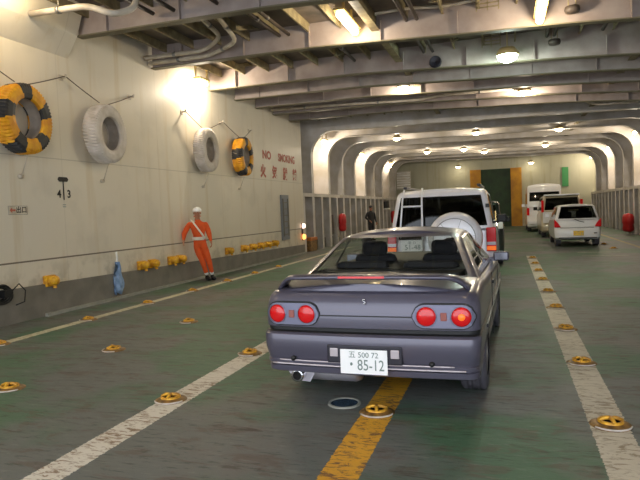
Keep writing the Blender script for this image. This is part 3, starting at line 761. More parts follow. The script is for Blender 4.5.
def greenhouse(root, p, paint, gl, names=('roof', 'rear_window', 'side_window', 'windscreen')):
    """p: yr0,yr1 (rear at belt, roof), yf0,yf1, w0,w1, zb table, zr table, corner radii, glass limits"""
    ts = [0, .07, .25, .45, .65, .82, .9, .96, 1.0]
    if 'ts' in p: ts = p['ts']
    R3 = []
    for t in ts:
        e = max(0, (t - .82) / .18)
        sh = .05 * e * e
        yr = p['yr'][0] + (p['yr'][1] - p['yr'][0]) * t + sh * 1.2; yf = p['yf'][0] + (p['yf'][1] - p['yf'][0]) * t - sh * 1.2
        w = p['w'][0] + (p['w'][1] - p['w'][0]) * t - sh
        rc = p['rc'][0] + (p['rc'][1] - p['rc'][0]) * t
        rg = ring(yr, yf, w, rc, rc, p.get('bow', .04), p.get('bowf', .12))
        tz = t if t <= .82 else .82 + (t - .82) * (1 - .25 * e)
        R3.append([(x, y, interp(p['zb'], y) * (1 - tz) + interp(p['zr'], y) * tz) for x, y in rg])
    V, F, T = stack(R3, p.get('crown', .03), 6, cap_bottom=False)
    n = len(R3[0]); sideA = N1 + NC; sideB = N1 + NC + NS
    g = {'rear': [], 'side': [], 'side2': [], 'front': []}; bodyF = []
    ja, jb = p.get('gl', (1, 5)); ra, rb = p.get('rgl', (ja, jb)); re_ = p.get('re', N1 + 1)
    for f, (j, i, s_) in zip(F, T):
        k = None
        if j not in ('top', 'bot'):
            if i < re_ and ra <= j < rb and not p.get('norear'): k = 'rear'
            elif i >= sideB + 4 and ja <= j < jb: k = 'front'
            elif ja <= j < jb and sideA <= i < sideB:
                u = (i - sideA) / NS
                for a, b in p['sw']:
                    if a <= u < b: k = 'side' if s_ == 0 else 'side2'
        (g[k] if k else bodyF).append(f)
    mesh_from(V, bodyF, names[0], [M[paint]], root)
    if g['rear']: mesh_from(V, g['rear'], names[1], [M[gl[0]]], root)
    if g['side']: mesh_from(V, g['side'], names[2], [M[gl[1]]], root)
    if g['side2']: mesh_from(V, g['side2'], names[2], [M[gl[1]]], root)
    if g['front']: mesh_from(V, g['front'], names[3], [M[gl[2]]], root)
def numplate(root, x, y, z, top, main, m='plateb', w=.33, h=.165, face=1, tw=1.0):
    mb = MB(); mb.box((x, y, z), (w, .008, h)); o = mb.build('number_plate', M[m], root, bevel=.003)
    if not top: return o
    text_obj('plate_text', top, .052 * w / .33, M['platetext'], (x, y - .006, z + h * .28), (pi / 2, 0, 0), o, .0008)
    text_obj('plate_text', main, .105 * w / .33, M['platetext'], (x + .01, y - .006, z - h * .14), (pi / 2, 0, 0), o, .0008, sx=tw)
    return o

# ---- the grey coupe
CX, CY = -1.045, 4.20
car = thing('coupe', 'dark gunmetal grey two door coupe with round red tail lamps, nearest the camera', 'car', (CX, CY, 0), -.022)
zt = [(0, .90), (.12, .935), (.7, .965), (1.2, .93), (2.4, .90), (3.2, .90), (3.7, .84), (4.4, .70), (4.6, .64)]
LV = [(.18, 1.26, 3.20, .74, .05), (.20, 1.23, 3.23, .80, .05), (.275, 1.21, 3.25, .815, .05), (.28, .16, 4.5, .79, .1), (.295, .07, 4.5, .822, .11), (.31, .035, 4.53, .828, .10), (.352, .03, 4.54, .83, .10), (.358, .045, 4.54, .825, .10), (.372, .045, 4.54, .825, .10), (.378, .018, 4.54, .832, .10),
      (.398, .015, 4.55, .833, .10), (.404, .03, 4.55, .83, .10), (.43, .022, 4.56, .835, .10), (.50, .002, 4.58, .845, .10), (.57, 0, 4.58, .848, .10), (.605, .008, 4.57, .848, .10), (.622, .03, 4.56, .845, .10), (.630, .065, 4.55, .835, .10), (.655, .065, 4.55, .835, .10), (.662, .048, 4.55, .842, .10)]
rings3 = []
for z, yr, yf, w, rc in LV: rings3.append([(x, y, z) for x, y in ring(yr, yf, w, rc, .25, .035, .18)])
for t, yr, w in ((.15, .046, .845), (.4, .048, .846), (.65, .06, .842), (.85, .08, .828), (.95, .105, .805), (1.0, .14, .775)):
    rings3.append([(x, y, .662 + (interp(zt, y) - .662) * t) for x, y in ring(yr, 4.55 - .1 * t, w, .10 + .02 * t, .25, .035, .18)])
V, F, T = stack(rings3, .055, 8)
mi = [(1 if j in ('bot', 16, 17) or (isinstance(j, int) and j < 4) else 0) for (j, i, s_) in T]
body = mesh_from(V, F, 'body', [M['gun'], M['black']], car, mi=mi, auto=28)
WY = [(.735, .90), (-.735, .90), (.735, 3.56), (-.735, 3.56)]
wells(body, WY, .315, .85)
for x, y in WY: make_wheel(car, x, y, .315, .215, 1 if x > 0 else -1)
greenhouse(car, dict(yr=(.66, 1.42), yf=(3.32, 2.45), w=(.785, .56), rc=(.16, .16), bow=.06, bowf=.16, zb=[(0, .955), (1.0, .955), (3.3, .92)],
                     zr=[(0, 1.29), (1.5, 1.325), (2.1, 1.34), (2.9, 1.30)], crown=.035, sw=((.12, .40), (.44, .94)), gl=(1, 5), rgl=(1, 6), re=N1 + 3), 'gun', ('glass', 'glass', 'glass'))
# dark cabin floor and seats
mb = MB(); mb.b2(-.66, .66, 1.05, 3.2, .93, 1.005); mb.prism([(-.62, .80), (.62, .80), (.66, 1.1), (-.66, 1.1)], 'Z', .96, 1.0); mb.build('cabin_trim', M['black'], car)
def car_seat(x, y, z=.98, top=1.14, w=.46):
    mb = MB(); mb.box((x, y, z + .02), (w, .14, .16), Matrix.Rotation(.15, 3, 'X')); o = mb.build('seat_back', M['seat'], car, bevel=.06)
    mb = MB(); mb.box((x, y - .03, top), (.27, .1, .15)); mb.build('headrest', M['seat'], o, bevel=.045)
car_seat(-.37, 2.0); car_seat(.37, 2.0); 
mb = MB(); mb.box((-.33, 1.28, 1.01), (.52, .14, .1)); mb.build('rear_seat', M['seat'], car, bevel=.05)
mb = MB(); mb.box((.33, 1.28, 1.01), (.52, .14, .1)); mb.build('rear_seat', M['seat'], car, bevel=.05)
pts = [(.37 + .17 * cos(a), 2.75 - .1 * sin(a), 1.03 + .16 * sin(a)) for a in [2 * pi * k / 20 for k in range(21)]]
mb = MB(); mb.tube(pts, .012, 6); mb.build('steering_wheel', M['black'], car)
# spoiler
mb = MB(); secs = []
for i in range(33):
    u = -1 + 2 * i / 32; x = .765 * u; a = abs(u)
    dz = -.012 * a * a - (0 if a < .80 else (((a - .80) / .20) ** 1.8) * .10)
    y = .13 + .05 * a * a + (.10 * max(0, a - .8) / .2); z = 1.045 + dz
    th = .017 + (.010 * max(0, a - .85) / .15)
    secs.append([(x, y - .075, z + .004), (x, y - .055, z + th), (x, y, z + th + .008), (x, y + .1, z + th), (x, y + .14, z), (x, y + .08, z - th * .8), (x, y - .05, z - th * .8)])
n = 7; vs = [q for s_ in secs for q in s_]
mb.add(vs, [(i * n + k, i * n + (k + 1) % n, (i + 1) * n + (k + 1) % n, (i + 1) * n + k) for i in range(32) for k in range(n)] + [tuple(range(n)), tuple(range(32 * n, 33 * n))], 0, True)
sp = mb.build('spoiler', M['gun'], car)
mb = MB(); mb.box((-.02, .055, 1.051), (.36, .012, .017)); mb.build('brake_light', M['lens_red'], sp)
# tail lamp clusters
def ry(x): return .047 + .035 * (x / .845) ** 2 + (max(0, abs(x) - .745) / .1) ** 2 * .05
for s_ in (-1, 1):
    tl = bpy.data.objects.new('tail_lamp', None); link(tl, car); tl.location = (0, 0, 0)
    for (hh, rr, m, off) in ((.095, .098, 'black', .004), (.085, .09, 'lampsur', .014)):
        mb = MB(); poly = []
        xa, xb = .455, .72
        for k in range(13):
            a = -pi / 2 + pi * k / 12; poly.append((xb + rr * cos(a), .765 + hh * sin(a)))
        for k in range(13):
            a = pi / 2 + pi * k / 12; poly.append((xa + rr * cos(a), .765 + hh * sin(a)))
        # triangulated strip following the body curve
        cols = 16; top_ = []; bot_ = []
        for k in range(cols + 1):
            x = xa - rr + (xb - xa + 2 * rr) * k / cols
            if x < xa: h_ = hh * sqrt(max(0, 1 - ((xa - x) / rr) ** 2))
            elif x > xb: h_ = hh * sqrt(max(0, 1 - ((x - xb) / rr) ** 2))
            else: h_ = hh
            h_ = max(h_, .012)
            top_.append((s_ * x, ry(x) - off, .765 + h_)); bot_.append((s_ * x, ry(x) - off, .765 - h_))
        bk = [(x, y + .05, z) for x, y, z in top_], [(x, y + .05, z) for x, y, z in bot_]
        c = cols + 1
        vs = top_ + bot_ + bk[0] + bk[1]
        fs = [(k, k + 1, c + k + 1, c + k) for k in range(cols)] + [(k, k + 1, 2 * c + k + 1, 2 * c + k) for k in range(cols)] + [(c + k, c + k + 1, 3 * c + k + 1, 3 * c + k) for k in range(cols)]
        fs += [(0, c, 3 * c, 2 * c), (cols, c + cols, 3 * c + cols, 2 * c + cols)]
        mb.add(vs, fs); mb.build('surround', M[m], tl)
    for x in (.465, .715):
        yy = ry(x) - .016; tilt = atan2(.035 * 2 * x / .714 + (.06 if x > .7 else 0), 1)
        lens = MB(); lens.lathe([(.0, -.016), (.03, -.014), (.058, -.008), (.071, .0), (.072, .02)], (0, 0, 0), 'Y', 28)
        l = lens.build('lens', M['lens_red'], tl); l.location = (s_ * x, yy, .765); l.rotation_euler = (0, 0, s_ * tilt)
        rim = MB(); rim.lathe([(.072, -.003), (.076, -.004), (.080, .01)], (0, 0, 0), 'Y', 28); r_ = rim.build('rim', M['lampsur'], tl); r_.location = (s_ * x, yy, .765); r_.rotation_euler = (0, 0, s_ * tilt)
        if x > .6 and s_ > 0:
            cm = MB(); cm.lathe([(0, -.021), (.022, -.019), (.028, -.01)], (0, 0, 0), 'Y', 16); cc = cm.build('bulb', M['lens_core'], tl); cc.location = (s_ * x, yy, .765)
    mb = MB(); mb.box((s_ * .59, ry(.59) - .018, .765), (.045, .012, .06)); mb.build('reflector', M['lens_amber'], tl, bevel=.004)
mb = MB(); mb.box((0, .045, .757), (.72, .006, .008)); mb.build('lid_gap', M['black'], car)
# emblem: small chrome S badge
mb = MB(); pts = []
for k in range(13):
    a = radians(20 + 250 * k / 12); pts.append((.009 * cos(a), .052, .868 + .009 + .009 * sin(a)))
for k in range(13):
    a = radians(90 - 250 * k / 12); pts.append((.009 * cos(a), .052, .868 - .009 + .009 * sin(a)))
mb.tube(pts, .0045, 6); mb.build('emblem', M['chrome'], car)
# plate with recess and lamps
mb = MB(); mb.b2(-.29, .29, -.006, .05, .405, .545); mb.build('plate_recess', M['gun_dark'], car, bevel=.01)
for s_ in (-1, 1):
    mb = MB(); mb.b2(s_ * .235 - .032, s_ * .235 + .032, -.012, .0, .455, .52); mb.build('reverse_lamp', M['lens_clear'], car, bevel=.008)
numplate(car, 0, -.018, .425, '五 500 72', '・85-12', tw=.78, w=.362, h=.185)
mb = MB()
def bl(x0, x1, off, z): return [(x0 + (x1 - x0) * k / 24, off + .035 * ((x0 + (x1 - x0) * k / 24) / .845) ** 2 + (max(0, abs(x0 + (x1 - x0) * k / 24) - .745) / .1) ** 2 * .04, z) for k in range(25)]
mb.tube(bl(-.70, .66, .012, .403), .006, 6); mb.tube(bl(-.76, .74, .010, .374), .007, 6)
mb.build('bumper_highlight', M['lens_clear'], car)  # pale tubes stand for the highlights along the lower bumper edge
for x in (-.58, .5):
    mb = MB(); mb.lathe([(0, -.01), (.018, -.006), (.02, .02)], (x, .015, .42), 'Y', 12); mb.build('tow_cap', M['black'], car)
# exhaust
mb = MB(); mb.lathe([(.0, .30), (.1, .30), (.12, .26), (.12, -.22), (.1, -.26), (0, -.26)], (0, 0, 0), 'X', 20)
ex = mb.build('muffler', M['muffler'], car); ex.location = (-.42, .36, .25); ex.scale = (1, 1, .72)
mb = MB(); mb.lathe([(.036, .0), (.05, 0), (.052, .02), (.052, .3)], (-.575, .07, .265), 'Y', 20); mb.build('exhaust_tip', M['chrome'], car)
mb = MB(); mb.lathe([(0, .03), (.04, .02), (.042, .01)], (-.575, .07, .265), 'Y', 20); mb.build('exhaust_bore', M['hole'], car)
mb = MB(); mb.prism([(-.70, .292), (-.62, .205), (-.50, .195), (-.44, .292)], 'Y', .16, .18); mb.build('exhaust_shield', M['muffler'], car)
# side mirrors
for s_ in (-1, 1):
    mb = MB(); mb.box((s_ * .90, 2.98, .955), (.18, .09, .11)); mm = mb.build('door_mirror', M['gun'], car, bevel=.03)
    mb = MB(); mb.box((s_ * .90, 2.932, .955), (.14, .004, .08)); mb.build('mirror_glass', M['mirror'], mm)
    mb = MB(); mb.box((s_ * .80, 3.0, .92), (.1, .05, .05)); mb.build('mirror_stalk', M['gun'], mm)
    mb = MB(); mb.box((s_ * .852, 2.3, .56), (.012, 3.0, .03)); mb.build('side_moulding', M['gun_dark'], car)
    mb = MB(); mb.box((s_ * .851, 1.95, .79), (.02, .16, .03)); mb.build('door_handle', M['black'], car, bevel=.005)
    mb = MB(); mb.b2(s_ * .850 - .003, s_ * .850 + .003, 1.72, 1.728, .3, .9); mb.b2(s_ * .850 - .003, s_ * .850 + .003, 3.1, 3.108, .3, .85); mb.build('door_seam', M['black'], car)
mb = MB(); mb.tube([(-.58, .82, 1.0), (-.3, .80, 1.018), (.05, .83, 1.02), (.35, .92, 1.03)], .006, 6); mb.build('rear_wiper', M['black'], car)

# ---- generic boxy vehicle
def boxcar(name, label, x, y, L, W, H, belt, paint, gl, gh, wheels, Rw, zt_, rear_y=0.05, low=.22, side2=None, bumper=None, crown=.02, rcr=.14):
    root = thing(name, label, 'van' if 'van' in label else 'car', (x, y, 0)); h = W / 2
    rr = []
    for z, dy, dw in ((low, .35, -.14), (low + .03, .12, -.05), (low + .10, .0, -.015), (.5, -.02, 0), (.62, .0, 0), (.66, .03, 0)):
        rr.append([(a, b, z) for a, b in ring(dy + .02, L - abs(dy) * .5 - .02, h + dw, rcr, .22, .05, .15)])
    for t, dy, dw in ((.3, .04, 0), (.7, .05, -.005), (.92, .06, -.015), (1, .09, -.04)):
        rr.append([(a, b, .66 + (interp(zt_, b) - .66) * t) for a, b in ring(dy + rear_y, L - .05 - .1 * t, h + dw, rcr, .22, .05, .15)])
    V, F, T = stack(rr, crown, 6)
    mi = []
    for (j, i, s_) in T: mi.append(1 if (j == 'bot' or (isinstance(j, int) and j < (bumper or 1))) else 0)
    body = mesh_from(V, F, 'body', [M[paint], M['black']], root, mi=mi, auto=30)
    WP = [(s_ * (h - .13), yy) for yy in wheels for s_ in (-1, 1)]
    wells(body, WP, Rw, h)
    for a, b in WP: make_wheel(root, a, b, Rw, .19, 1 if a > 0 else -1, n=28)
    greenhouse(root, gh, paint, gl)
    mb = MB(); b0, b1 = gh['yr'][0] + .12, gh['yf'][0] - .25
    mb.b2(-h + .14, h - .14, b0, b1, belt - .02, belt + .05); mb.build('cabin_trim', M['black'], root)
    for (sy) in (b0 + (b1 - b0) * .25, b0 + (b1 - b0) * .62):
        for s_ in (-1, 1):
            mb = MB(); mb.box((s_ * h * .45, sy, belt + .12), (.42, .12, .3)); so = mb.build('seat_back', M['seat'], root, bevel=.05)
            mb = MB(); mb.box((s_ * h * .45, sy, belt + .33), (.24, .09, .13)); mb.build('headrest', M['seat'], so, bevel=.04)
    for s_ in (-1, 1):
        mb = MB(); yy = gh['yf'][0] - .35; mb.box((s_ * (h + .08), yy, belt + .12), (.18, .1, .16)); mb.box((s_ * (h - .02), yy, belt + .05), (.1, .05, .05)); mo = mb.build('door_mirror', M['black'] if paint != 'whitepaint' else M[paint], root, bevel=.02)
    return root

# ---- white off-roader ahead of the coupe
SX, SY = -1.05, 9.62
suv = boxcar('off_road_car', 'silver white off-roader with round spare wheel cover and rear ladder, ahead of coupe', SX, SY, 4.3, 1.72, 1.9, 1.16, 'silverpaint', ('dglass', 'dglass', 'mglass'),
             dict(yr=(.06, .16), yf=(3.2, 2.45), w=(.83, .72), rc=(.10, .12), bow=.05, bowf=.1, zb=[(0, 1.19), (3.3, 1.10)], zr=[(0, 1.84), (.8, 1.88), (2.6, 1.84)], crown=.03, sw=((.05, .30), (.34, .60), (.64, .92)), gl=(1, 5), rgl=(1, 5), re=N1 + 1),
             [.85, 3.45], .36, [(0, 1.19), (2.6, 1.12), (3.2, 1.06), (4.3, .95)], low=.36, bumper=2)
t = suv
mb = MB(); mb.lathe([(0, -.17), (.30, -.165), (.375, -.13), (.40, -.05), (.40, .06)], (0, 0, 0), 'Y', 36); c_ = mb.build('spare_wheel_cover', M['silverpaint'], t); c_.location = (.25, -.11, 1.04); c_.scale = (1.07, 1, 1.07)
mb = MB()
for a in range(3):
    an = radians(20 + 60 * a); mb.box((0, -.168, 0), (.006, .004, .6), Matrix.Rotation(an, 3, 'Y'))
mb.lathe([(.30, -.168), (.306, -.172), (.312, -.166)], (0, 0, 0), 'Y', 36); mb.build('cover_seam', M['metal'], c_)
mb = MB(); mb.lathe([(.1, 0), (.1, .12)], (0, 0, 0), 'Y', 12); m_ = mb.build('spare_mount', M['black'], t); m_.location = (.25, -.05, 1.04)
lad = MB()
lad.tube([(-.64, .02, .98), (-.64, .0, 1.25), (-.60, .04, 1.70), (-.58, .12, 1.86)], .015, 8); lad.tube([(-.28, -.01, .98), (-.28, -.03, 1.25), (-.28, .02, 1.74), (-.28, .12, 1.87)], .017, 8)
for z in (1.12, 1.58): lad.tube([(-.62, .0, z), (-.28, -.01, z)], .016, 8)
lad.build('ladder', M['silverpaint'], t)
for s_ in (-1, 1):
    mb = MB(); mb.b2(s_ * .80 - .075, s_ * .80 + .075, .03, .22, .82, 1.20); tl = mb.build('tail_lamp', M['lens_red'], t, bevel=.015)
    mb = MB(); mb.b2(s_ * .80 - .07, s_ * .80 + .07, .018, .04, .92, .97); mb.build('reverse_lens', M['lens_clear'], tl)
    mb = MB(); mb.b2(s_ * .80 - .07, s_ * .80 + .07, .018, .04, .84, .90); mb.build('indicator', M['lens_core'], tl)
mb = MB(); mb.b2(-.84, .84, -.10, .1, .42, .64); mb.build('bumper', M['silverpaint'], t, bevel=.04)
mb = MB(); mb.b2(-.68, -.28, .0, .05, 1.03, 1.125); mb.build('plate_recess', M['hole'], t)
numplate(t, -.46, .0, .93, '島 33', '51-48', w=.36, h=.18)
mb = MB(); mb.tube([(.3, .02, 1.24), (.02, -.0, 1.26)], .01, 6); mb.build('rear_wiper', M['black'], t)
for a_, b_ in ((-.64, -.58), (.58, .64)):
    mb = MB(); mb.b2(a_, b_, .4, 2.2, 1.88, 1.92); mb.build('roof_rail', M['gun_dark'], t, bevel=.012)
mb = MB(); mb.b2(.72, .78, .07, .1, 1.52, 1.58); mb.build('hinge', M['black'], t)

# ---- dark estate beyond it
t = boxcar('estate_car', 'dark green car half hidden beyond the silver off-roader', -.93, 15.2, 4.2, 1.68, 1.68, 1.0, 'darkcar', ('mglass', 'mglass', 'mglass'),
           dict(yr=(.08, .3), yf=(3.2, 2.5), w=(.80, .72), rc=(.10, .12), zb=[(0, 1.02), (3.3, 1.0)], zr=[(0, 1.66), (.8, 1.68), (2.6, 1.66)], sw=((.05, .30), (.34, .60), (.64, .92))), [.8, 3.35], .31, [(0, 1.03), (2.6, 1.0), (3.2, .95), (4.2, .85)])
mb = MB(); mb.b2(.70, .82, .02, .12, .95, 1.2); mb.build('tail_lamp', M['white'], t, bevel=.01)
mb = MB(); mb.b2(-.82, -.70, .02, .12, .95, 1.2); mb.build('tail_lamp', M['lens_dull'], t, bevel=.01)

# ---- small white hatchback, right lane
t = boxcar('small_car', 'small white hatchback with yellow number plate, nearest in right lane', 2.28, 21.6, 3.39, 1.475, 1.46, .93, 'whitepaint', ('mglass', 'mglass', 'mglass'),
           dict(yr=(.06, .32), yf=(2.85, 2.2), w=(.70, .57), rc=(.14, .16), bow=.06, bowf=.12, zb=[(0, .94), (2.9, .93)], zr=[(0, 1.43), (.8, 1.46), (2.3, 1.43)], crown=.03, sw=((.06, .30), (.35, .60), (.64, .92)), rgl=(1, 6), re=N1 + 2),
           [.5, 2.85], .28, [(0, .94), (2.2, .93), (2.8, .88), (3.39, .75)])
for s_ in (-1, 1):
    mb = MB(); mb.prism([(s_ * .735, .96), (s_ * .60, .80), (s_ * .53, .68), (s_ * .735, .68)], 'Y', .04, .22); mb.build('tail_lamp', M['lens_dull'], t, bevel=.01)
numplate(t, .02, -.012, .47, '580', '・・31', 'platey')
mb = MB(); mb.tube([(-.1, .02, .95), (.05, .01, .88), (.2, .0, .84)], .012, 6); mb.build('rear_wiper', M['black'], t)
mb = MB(); mb.b2(-.6, .6, .0, .03, .30, .33); mb.build('bumper_gap', M['gun_dark'], t)
mb = MB(); mb.b2(-.55, .5, .028, .05, .655, .665); mb.build('hatch_gap', M['gun_dark'], t)
mb = MB(); mb.b2(.5, .6, -.0, .03, .45, .48); mb.build('badge', M['gun_dark'], t)

# ---- pale people carrier behind it
t = boxcar('people_carrier', 'white van like people carrier with tall red lamps, behind the small hatchback', 2.27, 27.3, 4.6, 1.70, 1.88, 1.15, 'creampaint', ('dglass', 'mglass', 'mglass'),
           dict(yr=(.08, .22), yf=(4.1, 3.3), w=(.82, .74), rc=(.10, .12), zb=[(0, 1.17), (4.2, 1.08)], zr=[(0, 1.86), (.8, 1.89), (3.4, 1.85)], sw=((.05, .30), (.34, .60), (.64, .94)), re=N1), [.9, 3.6], .31, [(0, 1.18), (3.4, 1.1), (4.6, .9)])
for s_ in (-1, 1):
    mb = MB(); mb.b2(s_ * .79 - .05, s_ * .79 + .05, .08, .22, 1.12, 1.65); mb.build('tail_lamp', M['lens_dull'], t, bevel=.01)
mb = MB(); mb.b2(-.79, .79, -.01, .03, .66, 1.14); mb.build('tailgate', M['whitepaint'], t)
mb = MB(); mb.b2(-.72, .72, .1, .6, 1.84, 1.9); mb.build('roof_spoiler', M['whitepaint'], t, bevel=.02)
numplate(t, 0, -.02, .85, '', '')

# ---- high roofed van farthest right
t = boxcar('high_roof_van', 'white high roofed van with dark rear window, farthest in right lane', 1.9, 33.2, 4.7, 1.78, 2.6, 1.3, 'whitepaint', ('dglass', 'mglass', 'mglass'),
           dict(yr=(.06, .16), yf=(4.3, 3.4), w=(.87, .84), rc=(.10, .12), zb=[(0, 1.35), (4.4, 1.2)], zr=[(0, 2.55), (4.0, 2.5)], crown=.08, sw=((.04, .34), (.38, .66), (.7, .92)), rgl=(2, 4), gl=(1, 4), re=N1), [.95, 3.7], .33, [(0, 1.36), (3.6, 1.25), (4.7, 1.0)])
for s_ in (-1, 1):
    mb = MB(); mb.b2(s_ * .83 - .06, s_ * .83 + .06, .03, .15, .9, 1.3); mb.build('tail_lamp', M['lens_dull'], t, bevel=.01)
mb = MB(); mb.b2(-.85, .85, -.08, .1, .42, .6); mb.build('bumper', M['silverpaint'], t, bevel=.03)
numplate(t, 0, -.1, .75, '', '')

# ------------------------------------------------------------------ people
def skinned(name, joints, edges, root, mats, parent, matfn, sub=2):
    """joints: {key:(pos, rx, ry)}"""
    keys = list(joints); me = bpy.data.meshes.new(name)
    me.from_pydata([joints[k][0] for k in keys], [(keys.index(a), keys.index(b)) for a, b in edges], [])
    o = bpy.data.objects.new(name, me); link(o)
    md = o.modifiers.new('sk', 'SKIN'); md.use_smooth_shade = True; md.branch_smoothing = .4
    bpy.context.view_layer.update()
    if not me.skin_vertices: me.attributes
    sv = me.skin_vertices[0].data
    for i, k in enumerate(keys):
        sv[i].radius = (joints[k][1], joints[k][2] if len(joints[k]) > 2 else joints[k][1]); sv[i].use_root = (k == root)
    s2 = o.modifiers.new('su', 'SUBSURF'); s2.levels = sub; s2.render_levels = sub
    bake(o)
    o.data.materials.clear()
    for m in mats: o.data.materials.append(m)
    for p in o.data.polygons:
        p.material_index = matfn(p.center); p.use_smooth = True
    if parent: o.parent = parent
    return o
def hand_joints(J, E, pre, wrist, dirv, side, curl=.35):
    """fingers as short chains from the palm; dirv: hand direction, side: across the palm"""
    d = Vector(dirv).normalized(); s_ = Vector(side).normalized(); nrm = d.cross(s_).normalized(); w = Vector(wrist)
    J[pre + 'palm'] = (w + d * .045, .024, .02); E.append((pre + 'wr', pre + 'palm'))
    for i, (off, L) in enumerate(((.03, .07), (.01, .08), (-.01, .074), (-.03, .06))):
        b = w + d * .075 + s_ * off; m_ = b + d * L * .5 + nrm * curl * .02; e = m_ + d * L * .35 + nrm * curl * .05
        J['%sf%da' % (pre, i)] = (b, .011); J['%sf%db' % (pre, i)] = (m_, .0095); J['%sf%dc' % (pre, i)] = (e, .008)
        E += [(pre + 'palm', '%sf%da' % (pre, i)), ('%sf%da' % (pre, i), '%sf%db' % (pre, i)), ('%sf%db' % (pre, i), '%sf%dc' % (pre, i))]
    b = w + d * .03 + s_ * .035; e = b + d * .045 + s_ * .03
    J[pre + 't1'] = (b, .012); J[pre + 't2'] = (e, .009); E += [(pre + 'palm', pre + 't1'), (pre + 't1', pre + 't2')]

def person(root, fx, P, mats, matfn, sub=2):
    """P: local joint positions; fx: facing unit vector"""
    J = {}; E = []
    for k, (p, a, b) in P.items(): J[k] = (Vector(p), a, b)
    for a, b in (('pel', 'waist'), ('waist', 'chest'), ('chest', 'neckb'), ('neckb', 'neck'), ('neck', 'jaw'), ('jaw', 'head'), ('head', 'crown'),
                 ('chest', 'shR'), ('shR', 'elR'), ('elR', 'Rwr'), ('chest', 'shL'), ('shL', 'elL'), ('elL', 'Lwr'),
                 ('pel', 'hipR'), ('hipR', 'knR'), ('knR', 'anR'), ('pel', 'hipL'), ('hipL', 'knL'), ('knL', 'anL')):
        E.append((a, b))
    return J, E
# worker in orange, leaning on the left wall
WX, WYy = -6.95, 12.6
wk = thing('person', 'person in orange coverall, white helmet and reflective sash leaning against cream wall', 'person', (WX, WYy, 0))
f = Vector((.55, -.835, 0)); s = Vector((-.835, -.55, 0))      # facing; s: towards his right hand (photo left)
def W(a, b, z, base=(0, 0)): return Vector((base[0], base[1], 0)) + s * a + f * b + Vector((0, 0, z))
hb = Vector((-.10, -.16, 0))     # hips shifted towards wall and photo left
tb = Vector((-.10, -.22, 0))     # torso/head base
P = {'pel': (W(0, 0, .93) + hb, .135, .11), 'waist': (W(0, 0, 1.06) + hb * 1.1, .135, .105), 'chest': (W(0, .01, 1.30) + tb, .19, .14), 'neckb': (W(0, 0, 1.44) + tb, .09, .075),
     'neck': (W(0, 0, 1.50) + tb, .064, .064), 'jaw': (W(0, .02, 1.56) + tb, .062, .07), 'head': (W(0, .02, 1.64) + tb, .078, .092), 'crown': (W(0, .01, 1.70) + tb, .065, .075),
     'shR': (W(.19, 0, 1.39) + tb, .085, .085), 'elR': (W(.32, -.06, 1.17) + tb, .068, .068), 'Rwr': (W(.43, .10, 1.0) + tb * .6, .034, .034),
     'shL': (W(-.19, 0, 1.38) + tb, .085, .085), 'elL': (W(-.26, -.01, 1.13) + tb, .068, .068), 'Lwr': (W(-.29, .08, .94) + tb, .032, .032),
     'hipR': (W(.09, 0, .84) + hb, .105, .105), 'knR': (W(.05, .05, .48) + hb * .45, .075, .075), 'anR': (W(.03, .0, .12), .05, .05),
     'hipL': (W(-.09, 0, .84) + hb, .105, .105), 'knL': (W(-.10, .04, .48) + hb * .45, .075, .075), 'anL': (W(-.10, -.04, .12), .05, .05)}
J, E = person(wk, f, P, None, None)
hand_joints(J, E, 'R', P['Rwr'][0], (P['Rwr'][0] - P['elR'][0]), -f, .3)
hand_joints(J, E, 'L', P['Lwr'][0], (P['Lwr'][0] - P['elL'][0]), f, .8)
Rw, Lw = P['Rwr'][0], P['Lwr'][0]; de = {'R': (P['Rwr'][0] - P['elR'][0]).normalized(), 'L': (P['Lwr'][0] - P['elL'][0]).normalized()}
def wmat(c):
    if c.z > 1.485: return 1
    for w_, k in ((Rw, 'R'), (Lw, 'L')):
        q = c - w_; h_ = q.dot(de[k])
        if -.005 < h_ < .2 and (q - de[k] * h_).length < .075: return 1
    if c.z < .19: return 2
    return 0
body = skinned('body', J, E, 'pel', [M['orange'], M['skin'], M['white']], wk, wmat)
HB = W(0, .02, 1.64) + tb
mb = MB()
def facepts(m, items, mt, nm):
    m.build(nm, mt, wk)
def ell(mb, c, rx, ry_, rz_, R=Matrix.Identity(3), mi=0, zmin=-9, n=14, rows=9):
    vs = []
    for i in range(rows + 1):
        th = pi * i / rows
        for k in range(n):
            a = 2 * pi * k / n; v = Vector((rx * sin(th) * cos(a), ry_ * sin(th) * sin(a), max(zmin, rz_ * cos(th)))); vs.append(Vector(c) + R @ v)
    mb.add(vs, [(i * n + k, i * n + (k + 1) % n, (i + 1) * n + (k + 1) % n, (i + 1) * n + k) for i in range(rows) for k in range(n)], mi, True)
FR = Matrix(((s.x, f.x, 0), (s.y, f.y, 0), (0, 0, 1)))
def face(parent, hb_, FR_, hair=True, helmet=False, sc=1):
    def L(a, b, z): return hb_ + FR_ @ Vector((a, b, z))
    mb = MB(); ell(mb, L(0, .088, -.012), .012, .02, .022, FR_); mb.build('nose', M['skin'], parent)
    for sg in (-1, 1):
        mb = MB(); ell(mb, L(sg * .03, .078, .012), .012, .008, .007, FR_); mb.build('eye', M['white'], parent)
        mb = MB(); ell(mb, L(sg * .03, .085, .012), .005, .003, .005, FR_); mb.build('pupil', M['black'], parent)
        mb = MB(); ell(mb, L(sg * .080, .0, -.005), .012, .02, .03, FR_); mb.build('ear', M['skin'], parent)
    mb = MB(); ell(mb, L(0, .082, -.052), .024, .008, .006, FR_); mb.build('mouth', M['lens_amber'], parent)
face(wk, HB, FR)
mb = MB(); hc = HB + Vector((0, 0, .045)); ell(mb, hc, .108, .125, .10, FR, zmin=-.01, n=20, rows=14)
ell(mb, hc + f * .055 + Vector((0, 0, -.005)), .105, .11, .012, FR, n=20)
mb.build('helmet', M['helmet'], wk)
